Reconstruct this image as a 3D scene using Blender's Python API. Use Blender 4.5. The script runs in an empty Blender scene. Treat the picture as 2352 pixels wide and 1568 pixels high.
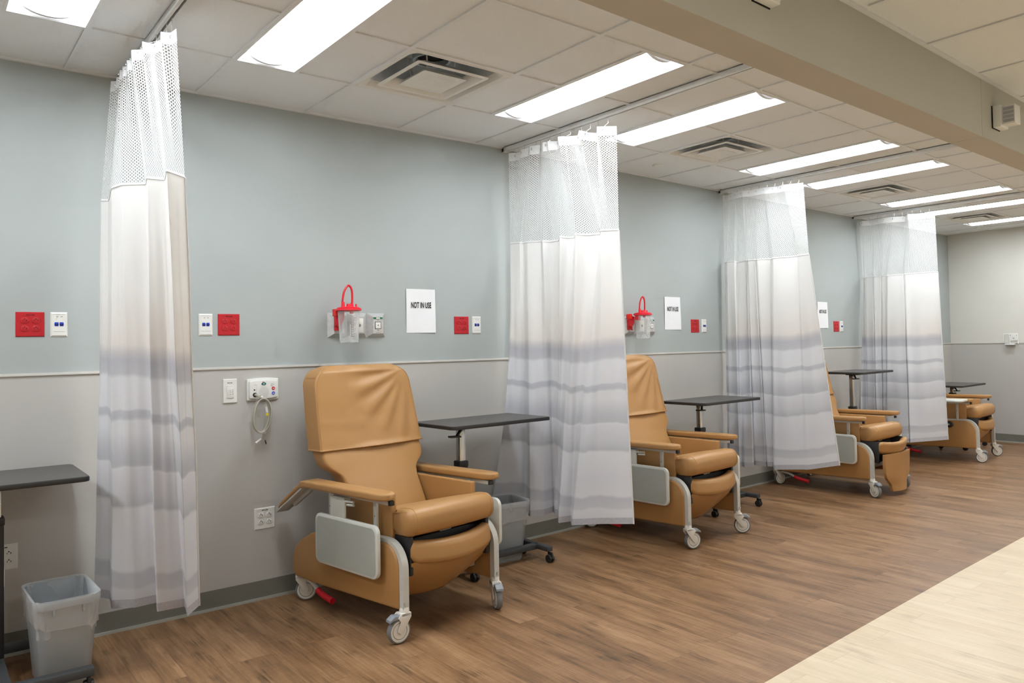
import bpy, bmesh, math, random
from mathutils import Vector, Matrix

random.seed(7)
C = bpy.context.scene.collection
PI = math.pi
H = 2.749          # ceiling height
RAIL = 1.2797      # chair rail height
T = 0.6096         # ceiling module

# ------------------------------------------------------------------ helpers
def lin(c):
    return tuple(((v/255)/12.92 if v/255 <= .04045 else ((v/255+.055)/1.055)**2.4) for v in c) + (1,)

class NT:
    def __init__(s, name):
        s.m = bpy.data.materials.new(name); s.m.use_nodes = True
        s.t = s.m.node_tree; s.t.nodes.clear()
        s.out = s.n('ShaderNodeOutputMaterial')
    def n(s, typ, **kw):
        nd = s.t.nodes.new(typ)
        for k, v in kw.items(): setattr(nd, k, v)
        return nd
    def l(s, a, b): s.t.links.new(a, b)
    def val(s, sock, v):
        if hasattr(v, 'is_linked') or isinstance(v, bpy.types.NodeSocket): s.l(v, sock)
        else: sock.default_value = v
    def math(s, op, a, b=0.0, c=None):
        nd = s.n('ShaderNodeMath', operation=op)
        s.val(nd.inputs[0], a); s.val(nd.inputs[1], b)
        if c is not None: s.val(nd.inputs[2], c)
        return nd.outputs[0]
    def vmath(s, op, a, b=None):
        nd = s.n('ShaderNodeVectorMath', operation=op)
        s.val(nd.inputs[0], a)
        if b is not None: s.val(nd.inputs[1], b)
        return nd.outputs['Value'] if op in ('DOT_PRODUCT', 'LENGTH') else nd.outputs['Vector']
    def mix(s, f, a, b, typ='MIX'):
        nd = s.n('ShaderNodeMix', data_type='RGBA', blend_type=typ)
        s.val(nd.inputs['Factor'], f); s.val(nd.inputs['A'], a); s.val(nd.inputs['B'], b)
        return nd.outputs['Result']
    def ramp(s, f, stops, interp='LINEAR'):
        nd = s.n('ShaderNodeValToRGB'); cr = nd.color_ramp; cr.interpolation = interp
        while len(cr.elements) < len(stops): cr.elements.new(0.5)
        for e, (p, c) in zip(cr.elements, stops):
            e.position = p; e.color = c if len(c) == 4 else tuple(c)+(1,)
        s.val(nd.inputs[0], f)
        return nd.outputs['Color']
    def noise(s, vec, scale, detail=2, rough=.5):
        nd = s.n('ShaderNodeTexNoise')
        s.val(nd.inputs['Vector'], vec)
        nd.inputs['Scale'].default_value = scale; nd.inputs['Detail'].default_value = detail
        nd.inputs['Roughness'].default_value = rough
        return nd.outputs['Fac']
    def mapping(s, vec, scale=(1, 1, 1), rot=(0, 0, 0), loc=(0, 0, 0)):
        nd = s.n('ShaderNodeMapping'); s.l(vec, nd.inputs['Vector'])
        nd.inputs['Scale'].default_value = scale; nd.inputs['Rotation'].default_value = rot; nd.inputs['Location'].default_value = loc
        return nd.outputs[0]
    def bsdf(s, color, rough=.5, metal=0.0, spec=.5, bump=None, bstr=.1, bdist=.001):
        b = s.n('ShaderNodeBsdfPrincipled')
        s.val(b.inputs['Base Color'], color); s.val(b.inputs['Roughness'], rough)
        b.inputs['Metallic'].default_value = metal; b.inputs['Specular IOR Level'].default_value = spec
        if bump is not None:
            bp = s.n('ShaderNodeBump'); bp.inputs['Strength'].default_value = bstr; bp.inputs['Distance'].default_value = bdist
            s.l(bump, bp.inputs['Height']); s.l(bp.outputs[0], b.inputs['Normal'])
        return b
    def done(s, sh):
        s.l(sh, s.out.inputs['Surface']); return s.m

def simple(name, rgb, rough=.5, metal=0.0, spec=.5, var=.06, nscale=25, bstr=0.0, bscale=300):
    t = NT(name); co = t.n('ShaderNodeTexCoord').outputs['Object']
    nz = t.noise(co, nscale, 3)
    c = lin(rgb); d = tuple(v*(1-var) for v in c[:3])+(1,); e = tuple(min(1, v*(1+var)) for v in c[:3])+(1,)
    col = t.ramp(nz, [(.3, d), (.7, e)])
    bump = t.noise(co, bscale, 2) if bstr > 0 else None
    return t.done(t.bsdf(col, rough, metal, spec, bump, bstr).outputs[0])

M = {}
# walls
M['wall_blue'] = simple('wall_blue_grey_paint', (168, 174, 173), .75, spec=.3, var=.02, nscale=2, bstr=.06, bscale=180)
M['wall_panel'] = simple('wainscot_warm_grey', (187, 185, 181), .6, spec=.35, var=.02, nscale=2)
M['wall_cream'] = simple('wall_cream_paint', (212, 210, 202), .75, spec=.3, var=.02, nscale=2, bstr=.05, bscale=180)
M['beam_paint'] = simple('beam_beige_paint', (191, 190, 179), .75, spec=.3, var=.02, nscale=2, bstr=.05, bscale=180)
M['beam_under'] = simple('beam_underside_painted_bounce', (184, 177, 166), .75, spec=.3, var=.02, nscale=2)  # same paint as the beam, warmed to put floor bounce into its colour
M['seam'] = simple('joint_line_paint', (170, 165, 140), .8, var=.02)
M['rail'] = simple('chair_rail_plastic', (206, 204, 199), .45, var=.02)
M['base'] = simple('baseboard_grey_vinyl', (116, 116, 109), .45, var=.04, nscale=6)
M['base_light'] = simple('baseboard_toe_light', (168, 168, 160), .5, var=.03)
M['tile'] = simple('ceiling_tile_fibre', (226, 228, 229), .9, spec=.1, var=.02, nscale=120, bstr=.05, bscale=350)
M['tbar'] = simple('ceiling_grid_metal', (222, 224, 225), .5, spec=.3, var=.02)
M['gap'] = simple('painted_shadow_line', (95, 90, 82), .9, var=.02)
M['white_metal'] = simple('white_enamel_metal', (222, 221, 216), .4, var=.02)
M['track'] = simple('track_aluminium_white', (222, 224, 224), .4, metal=0, var=.03)
M['vent_in'] = simple('duct_galvanised', (186, 194, 198), .5, metal=.15, var=.1, nscale=12)
M['dark'] = simple('dark_void', (22, 22, 22), .8, var=.05)
# chair
M['vinyl'] = simple('tan_vinyl_upholstery', (172, 129, 79), .40, spec=.45, var=.018, nscale=5, bstr=.10, bscale=520)
M['frame'] = simple('light_grey_powder_coat', (196, 197, 192), .4, var=.03)
M['tray'] = simple('grey_tray_plastic', (168, 172, 165), .5, var=.02, bstr=.1, bscale=500)
M['trayrim'] = simple('pale_tray_rim', (210, 212, 206), .45, var=.02)
M['black'] = simple('black_plastic', (28, 28, 29), .5, var=.08)
M['blackmetal'] = simple('black_metal', (40, 40, 42), .45, metal=.2, var=.1)
M['tyre'] = simple('grey_rubber_tyre', (118, 120, 121), .6, var=.05)
M['hub'] = simple('off_white_wheel_hub', (222, 219, 211), .4, var=.03)
M['pedal'] = simple('grey_brake_pedal', (140, 147, 155), .45, var=.03)
M['redgrip'] = simple('red_vinyl_grip', (200, 22, 38), .35, var=.05)
# table
M['laminate'] = simple('charcoal_laminate', (80, 77, 75), .38, var=.08, nscale=40)
M['edge'] = simple('black_edge_band', (38, 37, 37), .45, var=.06)
M['chrome'] = simple('brushed_chrome', (205, 206, 206), .22, metal=.95, var=.04)
M['basegrey'] = simple('dark_grey_base', (62, 64, 66), .45, metal=.1, var=.06)
M['label_white'] = simple('white_label', (224, 224, 222), .6, var=.02)
# bin
M['bin'] = simple('grey_bin_plastic', (158, 165, 170), .42, var=.04, nscale=8)
# wall devices
M['plate_white'] = simple('white_device_plate', (226, 226, 222), .35, var=.02)
M['plate_red'] = simple('red_outlet_plate', (184, 28, 38), .35, var=.04)
M['slot_dark'] = simple('slot_dark', (30, 26, 26), .7, var=.02)
M['slot_red'] = simple('slot_dark_red', (92, 8, 12), .7, var=.02)
M['jack_blue'] = simple('blue_data_jack', (22, 62, 178), .4, var=.1)
M['jack_deep'] = simple('deep_blue_socket', (8, 26, 104), .5, var=.1)
M['steel'] = simple('satin_aluminium_bezel', (200, 200, 200), .38, metal=.4, var=.08, nscale=60)
M['green'] = simple('green_label', (18, 108, 76), .5, var=.04)
M['green_btn'] = simple('dark_teal_button', (44, 104, 100), .4, var=.04)
M['red_btn'] = simple('red_button', (198, 34, 44), .4, var=.04)
M['blue_btn'] = simple('blue_button', (36, 66, 190), .4, var=.04)
M['red_plastic'] = simple('red_canister_plastic', (226, 30, 52), .3, var=.05)
M['red_bright'] = simple('bright_red_bracket', (232, 38, 26), .35, var=.04)
M['paper'] = simple('white_paper', (234, 235, 238), .8, spec=.1, var=.01)
M['ink'] = simple('black_ink', (28, 28, 30), .8, var=.02)
M['grey_mark'] = simple('grey_print', (120, 120, 122), .8, var=.02)
M['cord'] = simple('beige_grey_cable', (176, 172, 158), .45, var=.04)
M['yellow'] = simple('yellow_tag', (226, 204, 30), .5, var=.04)
M['cap_grey'] = simple('pale_cap_grey', (214, 216, 219), .5, var=.03)
M['lens_grey'] = simple('grey_louvre', (166, 167, 172), .5, var=.04)

def emission(name, rgb, strength):
    t = NT(name); e = t.n('ShaderNodeEmission')
    e.inputs['Color'].default_value = rgb+(1,); e.inputs['Strength'].default_value = strength
    return t.done(e.outputs[0])
M['lens'] = emission('fluorescent_lens_glow', (.91, .965, 1.0), 25.0)
M['pan'] = None
def pan_mat():
    t = NT('light_pan_white'); b = t.bsdf(lin((235, 236, 238)), .4)
    b.inputs['Emission Color'].default_value = (.96, .98, 1, 1); b.inputs['Emission Strength'].default_value = .9
    return t.done(b.outputs[0])
M['pan'] = pan_mat()

def clear(name, tint, alpha, rough=.1):
    t = NT(name); co = t.n('ShaderNodeTexCoord').outputs['Object']
    nz = t.noise(co, 14, 3)
    b = t.bsdf(lin(tint), rough, spec=.6)
    tr = t.n('ShaderNodeBsdfTransparent')
    fr = t.n('ShaderNodeLayerWeight'); fr.inputs[0].default_value = .35
    f = t.math('ADD', t.math('MULTIPLY', fr.outputs['Facing'], .45), t.math('MULTIPLY_ADD', nz, .2, alpha-.1))
    mx = t.n('ShaderNodeMixShader'); t.l(f, mx.inputs[0]); t.l(tr.outputs[0], mx.inputs[1]); t.l(b.outputs[0], mx.inputs[2])
    return t.done(mx.outputs[0])
M['clear'] = clear('clear_canister_plastic', (236, 240, 240), .11)
M['liner'] = clear('clear_bin_liner_film', (230, 233, 236), .22, .15)

def floor_mat(name, dark, mid, light, contrast, kn=.55):
    t = NT(name); co = t.n('ShaderNodeTexCoord').outputs['Object']
    sw = t.mapping(co, rot=(0, 0, PI/2))
    br = t.n('ShaderNodeTexBrick'); t.l(sw, br.inputs['Vector'])
    br.inputs['Scale'].default_value = 1; br.inputs['Brick Width'].default_value = 1.22; br.inputs['Row Height'].default_value = .18
    br.inputs['Mortar Size'].default_value = .0012; br.inputs['Mortar Smooth'].default_value = .1
    br.inputs['Color1'].default_value = (0, 0, 0, 1); br.inputs['Color2'].default_value = (1, 1, 1, 1); br.inputs['Mortar'].default_value = (.1, .1, .1, 1)
    br.offset = .37; br.offset_frequency = 2
    shift = t.n('ShaderNodeCombineXYZ'); t.l(t.math('MULTIPLY', br.outputs['Color'], 7.3), shift.inputs[1]); t.l(t.math('MULTIPLY', br.outputs['Color'], 3.1), shift.inputs[0])
    pv = t.vmath('ADD', co, shift.outputs[0])
    n1 = t.noise(t.mapping(pv, (9, 1.3, 1)), 1, 5, .6)
    n2 = t.noise(t.mapping(pv, (70, 3.2, 1)), 1, 4, .65)
    n3 = t.noise(t.mapping(pv, (4.5, 2.6, 1)), 1.7, 2, .5)
    cross = t.noise(t.mapping(pv, (9, 120, 1)), 1, 2, .6)
    f = t.math('ADD', t.math('MULTIPLY', n1, .55), t.math('MULTIPLY', n2, .45))
    f = t.math('ADD', f, t.math('MULTIPLY', t.math('SUBTRACT', br.outputs['Color'], .5), .09))
    f = t.math('ADD', f, t.math('MULTIPLY', t.math('SUBTRACT', cross, .5), .12))
    c = contrast
    col = t.ramp(f, [(.5-.22*c, lin(dark)), (.5, lin(mid)), (.5+.2*c, lin(light))])
    knot = t.ramp(n3, [(.58, (0, 0, 0, 1)), (.70, (1, 1, 1, 1))])
    streak = t.ramp(n2, [(.42, (1, 1, 1, 1)), (.62, (0, 0, 0, 1))])
    col = t.mix(t.math('MULTIPLY', t.math('MULTIPLY', knot, streak), kn), col, lin(tuple(v*.62 for v in dark)))
    col = t.mix(t.math('MULTIPLY', br.outputs['Fac'], .22), col, lin(tuple(v*.6 for v in dark)))
    ro = t.math('MULTIPLY_ADD', n2, .12, .34)
    b = t.bsdf(col, ro, 0, .42, n2, .05, .001)
    return t.done(b.outputs[0])
M['floor'] = floor_mat('brown_vinyl_plank', (74, 54, 36), (134, 100, 69), (165, 130, 96), .95)
M['floor_light'] = floor_mat('pale_vinyl_plank', (190, 168, 138), (212, 193, 163), (226, 211, 186), 1.3, .22)

def uvnode(t): return t.n('ShaderNodeUVMap', uv_map='UVMap').outputs[0]
def mesh_mat():
    t = NT('curtain_hex_mesh'); uv = uvnode(t)
    p = t.mapping(uv, (1/.0146, 1/.0146, 1), loc=(200, 200, 0))
    sep = t.n('ShaderNodeSeparateXYZ'); t.l(p, sep.inputs[0])
    com = t.n('ShaderNodeCombineXYZ'); t.l(sep.outputs[1], com.inputs[0]); t.l(sep.outputs[0], com.inputs[1])
    q = com.outputs[0]
    r = (1, 1.7320508, 1); h = (.5, .8660254, 0)
    a = t.vmath('SUBTRACT', t.vmath('MODULO', q, r), h)
    b = t.vmath('SUBTRACT', t.vmath('MODULO', t.vmath('SUBTRACT', q, h), r), h)
    fl = (1, 1, 0)
    a = t.vmath('MULTIPLY', a, fl); b = t.vmath('MULTIPLY', b, fl)
    sel = t.math('LESS_THAN', t.vmath('DOT_PRODUCT', a, a), t.vmath('DOT_PRODUCT', b, b))
    mv = t.n('ShaderNodeMix', data_type='VECTOR'); t.l(sel, mv.inputs[0]); t.l(b, mv.inputs[4]); t.l(a, mv.inputs[5])
    g = t.vmath('ABSOLUTE', mv.outputs[1])
    sg = t.n('ShaderNodeSeparateXYZ'); t.l(g, sg.inputs[0])
    d = t.math('MAXIMUM', sg.outputs[0], t.vmath('DOT_PRODUCT', g, (.5, .8660254, 0)))
    hole = t.math('LESS_THAN', d, .335)
    col = lin((238, 239, 240))
    df = t.n('ShaderNodeBsdfDiffuse'); df.inputs[0].default_value = col
    tl = t.n('ShaderNodeBsdfTranslucent'); tl.inputs[0].default_value = col
    m1 = t.n('ShaderNodeMixShader'); m1.inputs[0].default_value = .5; t.l(df.outputs[0], m1.inputs[1]); t.l(tl.outputs[0], m1.inputs[2])
    tr = t.n('ShaderNodeBsdfTransparent')
    m2 = t.n('ShaderNodeMixShader'); t.l(hole, m2.inputs[0]); t.l(m1.outputs[0], m2.inputs[1]); t.l(tr.outputs[0], m2.inputs[2])
    return t.done(m2.outputs[0])
def cloth(t, col, trans=.22, bump=None):
    b = t.bsdf(col, .7, 0, .25, bump, .15, .001)
    tl = t.n('ShaderNodeBsdfTranslucent'); t.val(tl.inputs[0], col)
    m1 = t.n('ShaderNodeMixShader'); m1.inputs[0].default_value = trans; t.l(b.outputs[0], m1.inputs[1]); t.l(tl.outputs[0], m1.inputs[2])
    return m1.outputs[0]
def fabric_mat():
    t = NT('curtain_printed_fabric'); uv = uvnode(t)
    sep = t.n('ShaderNodeSeparateXYZ'); t.l(uv, sep.inputs[0])
    w1 = t.noise(t.mapping(uv, (1.6, .5, 1)), 1.5, 2)
    w2 = t.noise(t.mapping(uv, (6, 3, 1)), 1.0, 2)
    sp = t.noise(uv, 900, 1)
    v = t.math('ADD', sep.outputs[1], t.math('MULTIPLY', t.math('SUBTRACT', w1, .5), .09))
    v = t.math('ADD', v, t.math('MULTIPLY', t.math('SUBTRACT', w2, .5), .03))
    v = t.math('ADD', v, t.math('MULTIPLY', t.math('SUBTRACT', sp, .5), .012))
    f = t.math('DIVIDE', v, 2.2)
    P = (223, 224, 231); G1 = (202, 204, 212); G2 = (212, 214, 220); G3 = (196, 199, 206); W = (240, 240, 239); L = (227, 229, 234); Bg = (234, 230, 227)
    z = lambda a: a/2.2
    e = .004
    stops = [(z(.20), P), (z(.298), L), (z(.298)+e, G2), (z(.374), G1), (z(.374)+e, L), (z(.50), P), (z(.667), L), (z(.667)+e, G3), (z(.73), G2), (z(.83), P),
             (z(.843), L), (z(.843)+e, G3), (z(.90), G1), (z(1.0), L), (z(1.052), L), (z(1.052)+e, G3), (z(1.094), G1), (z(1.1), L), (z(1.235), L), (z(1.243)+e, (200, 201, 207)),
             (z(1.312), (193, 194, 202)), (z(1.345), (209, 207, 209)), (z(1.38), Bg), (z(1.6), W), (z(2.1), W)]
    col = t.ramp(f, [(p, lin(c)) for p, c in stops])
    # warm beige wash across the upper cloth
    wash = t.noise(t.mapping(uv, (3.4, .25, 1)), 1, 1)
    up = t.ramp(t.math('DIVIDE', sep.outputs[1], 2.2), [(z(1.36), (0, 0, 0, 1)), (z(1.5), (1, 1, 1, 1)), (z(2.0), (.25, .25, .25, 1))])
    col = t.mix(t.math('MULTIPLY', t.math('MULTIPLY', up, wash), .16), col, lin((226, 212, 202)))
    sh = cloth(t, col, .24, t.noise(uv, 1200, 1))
    return t.done(sh)
def header_mat():
    t = NT('curtain_white_header_tape'); uv = uvnode(t)
    nz = t.noise(uv, 60, 2)
    return t.done(cloth(t, t.ramp(nz, [(.3, lin((236, 237, 238))), (.7, lin((244, 244, 244)))]), .25))
def hem_mat():
    t = NT('curtain_hem_band'); uv = uvnode(t)
    nz = t.noise(uv, 60, 2)
    return t.done(cloth(t, t.ramp(nz, [(.3, lin((186, 187, 195))), (.7, lin((198, 199, 206)))]), .1))
M['mesh'] = mesh_mat(); M['fabric'] = fabric_mat(); M['header'] = header_mat(); M['hem'] = hem_mat()

# ------------------------------------------------------------------ geometry
def merge(bm, tmp, mi=0, mat=None):
    for f in tmp.faces: f.material_index = mi
    if mat is not None: bmesh.ops.transform(tmp, matrix=mat, verts=tmp.verts)
    me = bpy.data.meshes.new('tmp'); tmp.to_mesh(me); tmp.free()
    bm.from_mesh(me); bpy.data.meshes.remove(me)

def bev(t, w, seg=2, ang=.6):
    if w <= 0: return
    es = [e for e in t.edges if len(e.link_faces) == 2 and e.calc_face_angle(0) > ang]
    bmesh.ops.bevel(t, geom=es, offset=w, segments=seg, profile=.5, affect='EDGES', clamp_overlap=True)

def box(bm, x0, x1, y0, y1, z0, z1, b=0.0, mi=0, mat=None, seg=2):
    t = bmesh.new()
    v = [t.verts.new((x, y, z)) for x in (x0, x1) for y in (y0, y1) for z in (z0, z1)]
    for q in ((0, 1, 3, 2), (4, 6, 7, 5), (0, 4, 5, 1), (2, 3, 7, 6), (0, 2, 6, 4), (1, 5, 7, 3)):
        t.faces.new([v[i] for i in q])
    bmesh.ops.recalc_face_normals(t, faces=t.faces)
    bev(t, b, seg)
    merge(bm, t, mi, mat)

def prism(bm, pts, axis, a0, a1, b=0.0, mi=0, mat=None, seg=2):
    t = bmesh.new()
    def p3(p, a):
        return {'x': (a, p[0], p[1]), 'y': (p[0], a, p[1]), 'z': (p[0], p[1], a)}[axis]
    lo = [t.verts.new(p3(p, a0)) for p in pts]; hi = [t.verts.new(p3(p, a1)) for p in pts]
    n = len(pts)
    t.faces.new(lo[::-1]); t.faces.new(hi)
    for i in range(n): t.faces.new((lo[i], lo[(i+1) % n], hi[(i+1) % n], hi[i]))
    bmesh.ops.recalc_face_normals(t, faces=t.faces)
    bev(t, b, seg, .9)
    merge(bm, t, mi, mat)

def rrect(x0, x1, y0, y1, r, n=6):
    out = []
    for cx, cy, a in ((x1-r, y1-r, 0), (x0+r, y1-r, PI/2), (x0+r, y0+r, PI), (x1-r, y0+r, 1.5*PI)):
        for i in range(n+1):
            q = a+PI/2*i/n; out.append((cx+r*math.cos(q), cy+r*math.sin(q)))
    return out

def loft(bm, loops, caps=(True, True), closed=True, mi=0, uvl=None):
    rows = [[bm.verts.new(p) for p in L] for L in loops]
    n = len(loops[0]); fs = []
    for a, b in zip(rows, rows[1:]):
        for i in range(n if closed else n-1):
            j = (i+1) % n
            f = bm.faces.new((a[i], a[j], b[j], b[i])); f.material_index = mi; fs.append(f)
    if caps[0]: f = bm.faces.new(rows[0][::-1]); f.material_index = mi; fs.append(f)
    if caps[1]: f = bm.faces.new(rows[-1]); f.material_index = mi; fs.append(f)
    return rows

def catmull(pts, n):
    pts = [Vector(p) for p in pts]; out = []
    P = [2*pts[0]-pts[1]]+pts+[2*pts[-1]-pts[-2]]
    for k in range(1, len(P)-2):
        for i in range(n):
            t = i/n; a, b, c, d = P[k-1], P[k], P[k+1], P[k+2]
            out.append(.5*((2*b)+(c-a)*t+(2*a-5*b+4*c-d)*t*t+(3*b-a-3*c+d)*t**3))
    out.append(pts[-1]); return out

def tube(bm, pts, r, n=10, mi=0, closed=False, sect=None, up=None):
    """sweep a round (radius r) or given section along pts"""
    pts = [Vector(p) for p in pts]; m = len(pts)
    S = sect or [(r*math.cos(2*PI*i/n), r*math.sin(2*PI*i/n)) for i in range(n)]
    loops = []; prev = None
    for i, p in enumerate(pts):
        a = pts[i-1] if (i > 0 or closed) else p; b = pts[(i+1) % m] if (i < m-1 or closed) else p
        d = (b-a).normalized()
        if up is not None: u = Vector(up)
        elif prev is None: u = Vector((0, 0, 1)) if abs(d.z) < .9 else Vector((0, 1, 0))
        else: u = prev
        u = (u-d*u.dot(d)); u = u.normalized() if u.length > 1e-6 else Vector((1, 0, 0)); prev = u
        w = d.cross(u)
        loops.append([p+w*x+u*y for x, y in S])
    if closed: loops.append(loops[0])
    loft(bm, loops, (not closed, not closed), True, mi)

def lathe(bm, prof, center, axis='z', n=24, mi=0, sx=1, sy=1):
    loops = []
    for r, h in prof:
        L = []
        for i in range(n):
            a = 2*PI*i/n; x, y = r*math.cos(a)*sx, r*math.sin(a)*sy
            q = {'z': (x, y, h), 'x': (h, x, y), 'y': (y, h, x)}[axis]
            L.append(Vector(center)+Vector(q))
        loops.append(L)
    loft(bm, loops, (True, True), True, mi)

def rod(bm, a, b, r, n=10, mi=0): tube(bm, [a, b], r, n, mi)

def obj(name, bm, mats, parent=None, angle=35, smooth=True):
    if not isinstance(mats, (list, tuple)): mats = [mats]
    bmesh.ops.remove_doubles(bm, verts=bm.verts, dist=1e-6)
    bmesh.ops.recalc_face_normals(bm, faces=bm.faces)
    me = bpy.data.meshes.new(name); bm.to_mesh(me); bm.free()
    for m in mats: me.materials.append(M[m] if isinstance(m, str) else m)
    if smooth:
        me.shade_smooth(); me.set_sharp_from_angle(angle=math.radians(angle))
    o = bpy.data.objects.new(name, me); C.objects.link(o)
    if parent is not None: o.parent = parent
    return o

def tag(o, label, cat, group=None):
    o['label'] = label; o['category'] = cat
    if group: o['group'] = group
    return o
def thing(name, label, cat, loc=(0, 0, 0), rotz=0, group=None):
    o = bpy.data.objects.new(name, None); C.objects.link(o)
    o.empty_display_size = .1
    o.location = loc; o.rotation_euler = (0, 0, rotz)
    return tag(o, label, cat, group)
def struct(name, bm, mats, parent=None, angle=35):
    o = obj(name, bm, mats, parent, angle, False); o['kind'] = 'structure'; return o
def dup(root, loc, rotz=0, label=None, group=None, scale=None):
    r = root.copy(); C.objects.link(r); r.location = loc; r.rotation_euler = (0, 0, rotz)
    if scale: r.scale = scale
    if label: r['label'] = label
    if group: r['group'] = group
    for ch in list(root.children):
        c = ch.copy(); C.objects.link(c); c.parent = r
        for g in list(ch.children):
            d = g.copy(); C.objects.link(d); d.parent = c
    return r
def BM(): return bmesh.new()

# the far half of the ward runs very slightly askew from the near half
def W(x, y):
    if x <= 0: return (x, y)
    return (1.053*x, y+(.036-.0145*y)*x)
def wallY(x): return 0.0 if x <= 0 else .0342*x
SK = math.atan(.0342)
XF = 7.85          # far wall

# ------------------------------------------------------------------ room shell
XL, YF = -6.0, -7.2
bm = BM()
def floorpoly(bm, pts, z=0):
    bm.faces.new([bm.verts.new((x, y, z)) for x, y in pts])
edge = [(-6, -2.66), (-.563, -2.373), (.143, -2.335), (1.478, -2.27), (2.726, -2.221), (XF, -2.02)]
floorpoly(bm, edge+[(XF, .3), (0, .02), (XL, .02)])
struct('floor', bm, 'floor')
bm = BM(); floorpoly(bm, [(XL, YF), (XF, YF)]+edge[::-1])
o = struct('floor_corridor', bm, 'floor_light')

def wallstrip(bm, z0, z1, t, mi=0, th=.0):
    # follows the back wall plan, front face protruding t
    P = [(XL, -t), (0, -t), (XF, wallY(XF)-t)]
    Q = [(XF, wallY(XF)+.08), (0, .08), (XL, .08)]
    prism(bm, P+Q, 'z', z0, z1, 0, mi)
bm = BM(); wallstrip(bm, RAIL, H+.05, 0, 0); wallstrip(bm, 0, RAIL, 0.002, 1)
struct('wall_back', bm, ['wall_blue', 'wall_panel'])
bm = BM(); wallstrip(bm, RAIL-.006, RAIL+.006, .010)
wallstrip(bm, RAIL-.010, RAIL-.006, .005)
struct('trim_1', bm, 'rail')
bm = BM(); wallstrip(bm, .012, .105, .006, 0); wallstrip(bm, 0.0, .014, .014, 1)
struct('baseboard_back', bm, ['base', 'base_light'])
bm = BM(); box(bm, XF, XF+.1, YF, .4, RAIL, H+.05, 0, 0); box(bm, XF-.002, XF+.1, YF, .4, 0, RAIL, 0, 1)
struct('wall_far', bm, ['wall_cream', 'wall_panel'])
bm = BM(); box(bm, XF-.010, XF, YF, wallY(XF), RAIL-.006, RAIL+.006)
struct('trim_2', bm, 'rail')
bm = BM(); box(bm, XF-.008, XF, YF, wallY(XF), .012, .105, 0, 0); box(bm, XF-.016, XF, YF, wallY(XF), 0, .014, 0, 1)
struct('baseboard_far', bm, ['base', 'base_light'])
bm = BM(); box(bm, XL-.1, XL, YF, .08, 0, H+.05); struct('wall_left', bm, 'wall_cream')
bm = BM(); box(bm, XL, XF, YF-.1, YF, 0, H+.05); struct('wall_front', bm, 'wall_cream')
# wall angle under the ceiling
bm = BM(); wallstrip(bm, H-.004, H+.02, .018); struct('trim_3', bm, 'tbar')

# beam
def beamY(x): return -2.615+.028*(x-.6)
bm = BM()
for (xa, xb) in ((XL, 1.20), (1.203, XF)):
    t = bmesh.new(); vs = []
    for x in (xa, xb):
        ya = beamY(x); yb = ya+.16
        vs.append([t.verts.new((x, yy, zz)) for yy, zz in ((ya, 2.435), (yb, 2.435), (yb, H+.05), (ya, H+.05))])
    for i in range(4): t.faces.new((vs[0][i], vs[0][(i+1) % 4], vs[1][(i+1) % 4], vs[1][i]))
    t.faces.new(vs[0]); t.faces.new(vs[1][::-1])
    bmesh.ops.recalc_face_normals(t, faces=t.faces)
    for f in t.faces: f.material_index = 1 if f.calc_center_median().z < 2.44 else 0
    me = bpy.data.meshes.new('tmp'); t.to_mesh(me); t.free(); bm.from_mesh(me); bpy.data.meshes.remove(me)
t = bmesh.new()
prism(bm, [(1.199, beamY(1.2)+.002), (1.204, beamY(1.2)+.002), (1.204, beamY(1.2)+.157), (1.199, beamY(1.2)+.157)], 'z', 2.437, H+.04, 0, 2)
struct('beam', bm, ['beam_paint', 'beam_under', 'seam'], angle=20)

# ceiling: tiles + grid, leaving openings for lights and vents
G0 = -.238; ROW = [0.0, -.5914, -1.201, -1.8106, -2.47]
def wv(x, y, z): a = W(x, y); return (a[0], a[1], z)
light_cells = []; vent_cells = []
for k in range(-2, 4):
    xo = 4*T*k
    light_cells.append((-2.067+xo, -1.762+xo)); light_cells.append((-.543+xo, -.238+xo)); vent_cells.append((-1.457+xo, -.848+xo))
light_cells = [c for c in light_cells if c[0] > -5.2 and c[0] < 7.2]
light_cells = [(6.52, 6.80) if c[0] > 6.6 else c for c in light_cells]
vent_cells = [c for c in vent_cells if -5 < c[0] < 6.6]
xs = sorted(set([XL]+[round(G0+T*n, 4) for n in range(-9, 13)]+[round(v, 4) for c in light_cells+vent_cells for v in c]+[7.6]))
ylines = ROW
def in_cells(x, cells): return any(a+1e-3 < x < b-1e-3 for a, b in cells)
bm = BM()
ZT = H+.006
for i in range(len(xs)-1):
    xm = (xs[i]+xs[i+1])/2
    for j in range(4):
        if j in (1, 2) and in_cells(xm, light_cells): continue
        if j == 1 and in_cells(xm, vent_cells): continue
        y1, y0 = ylines[j], ylines[j+1]
        bm.faces.new([bm.verts.new(wv(x, y, ZT)) for x, y in ((xs[i], y0), (xs[i+1], y0), (xs[i+1], y1), (xs[i], y1))])
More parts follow.
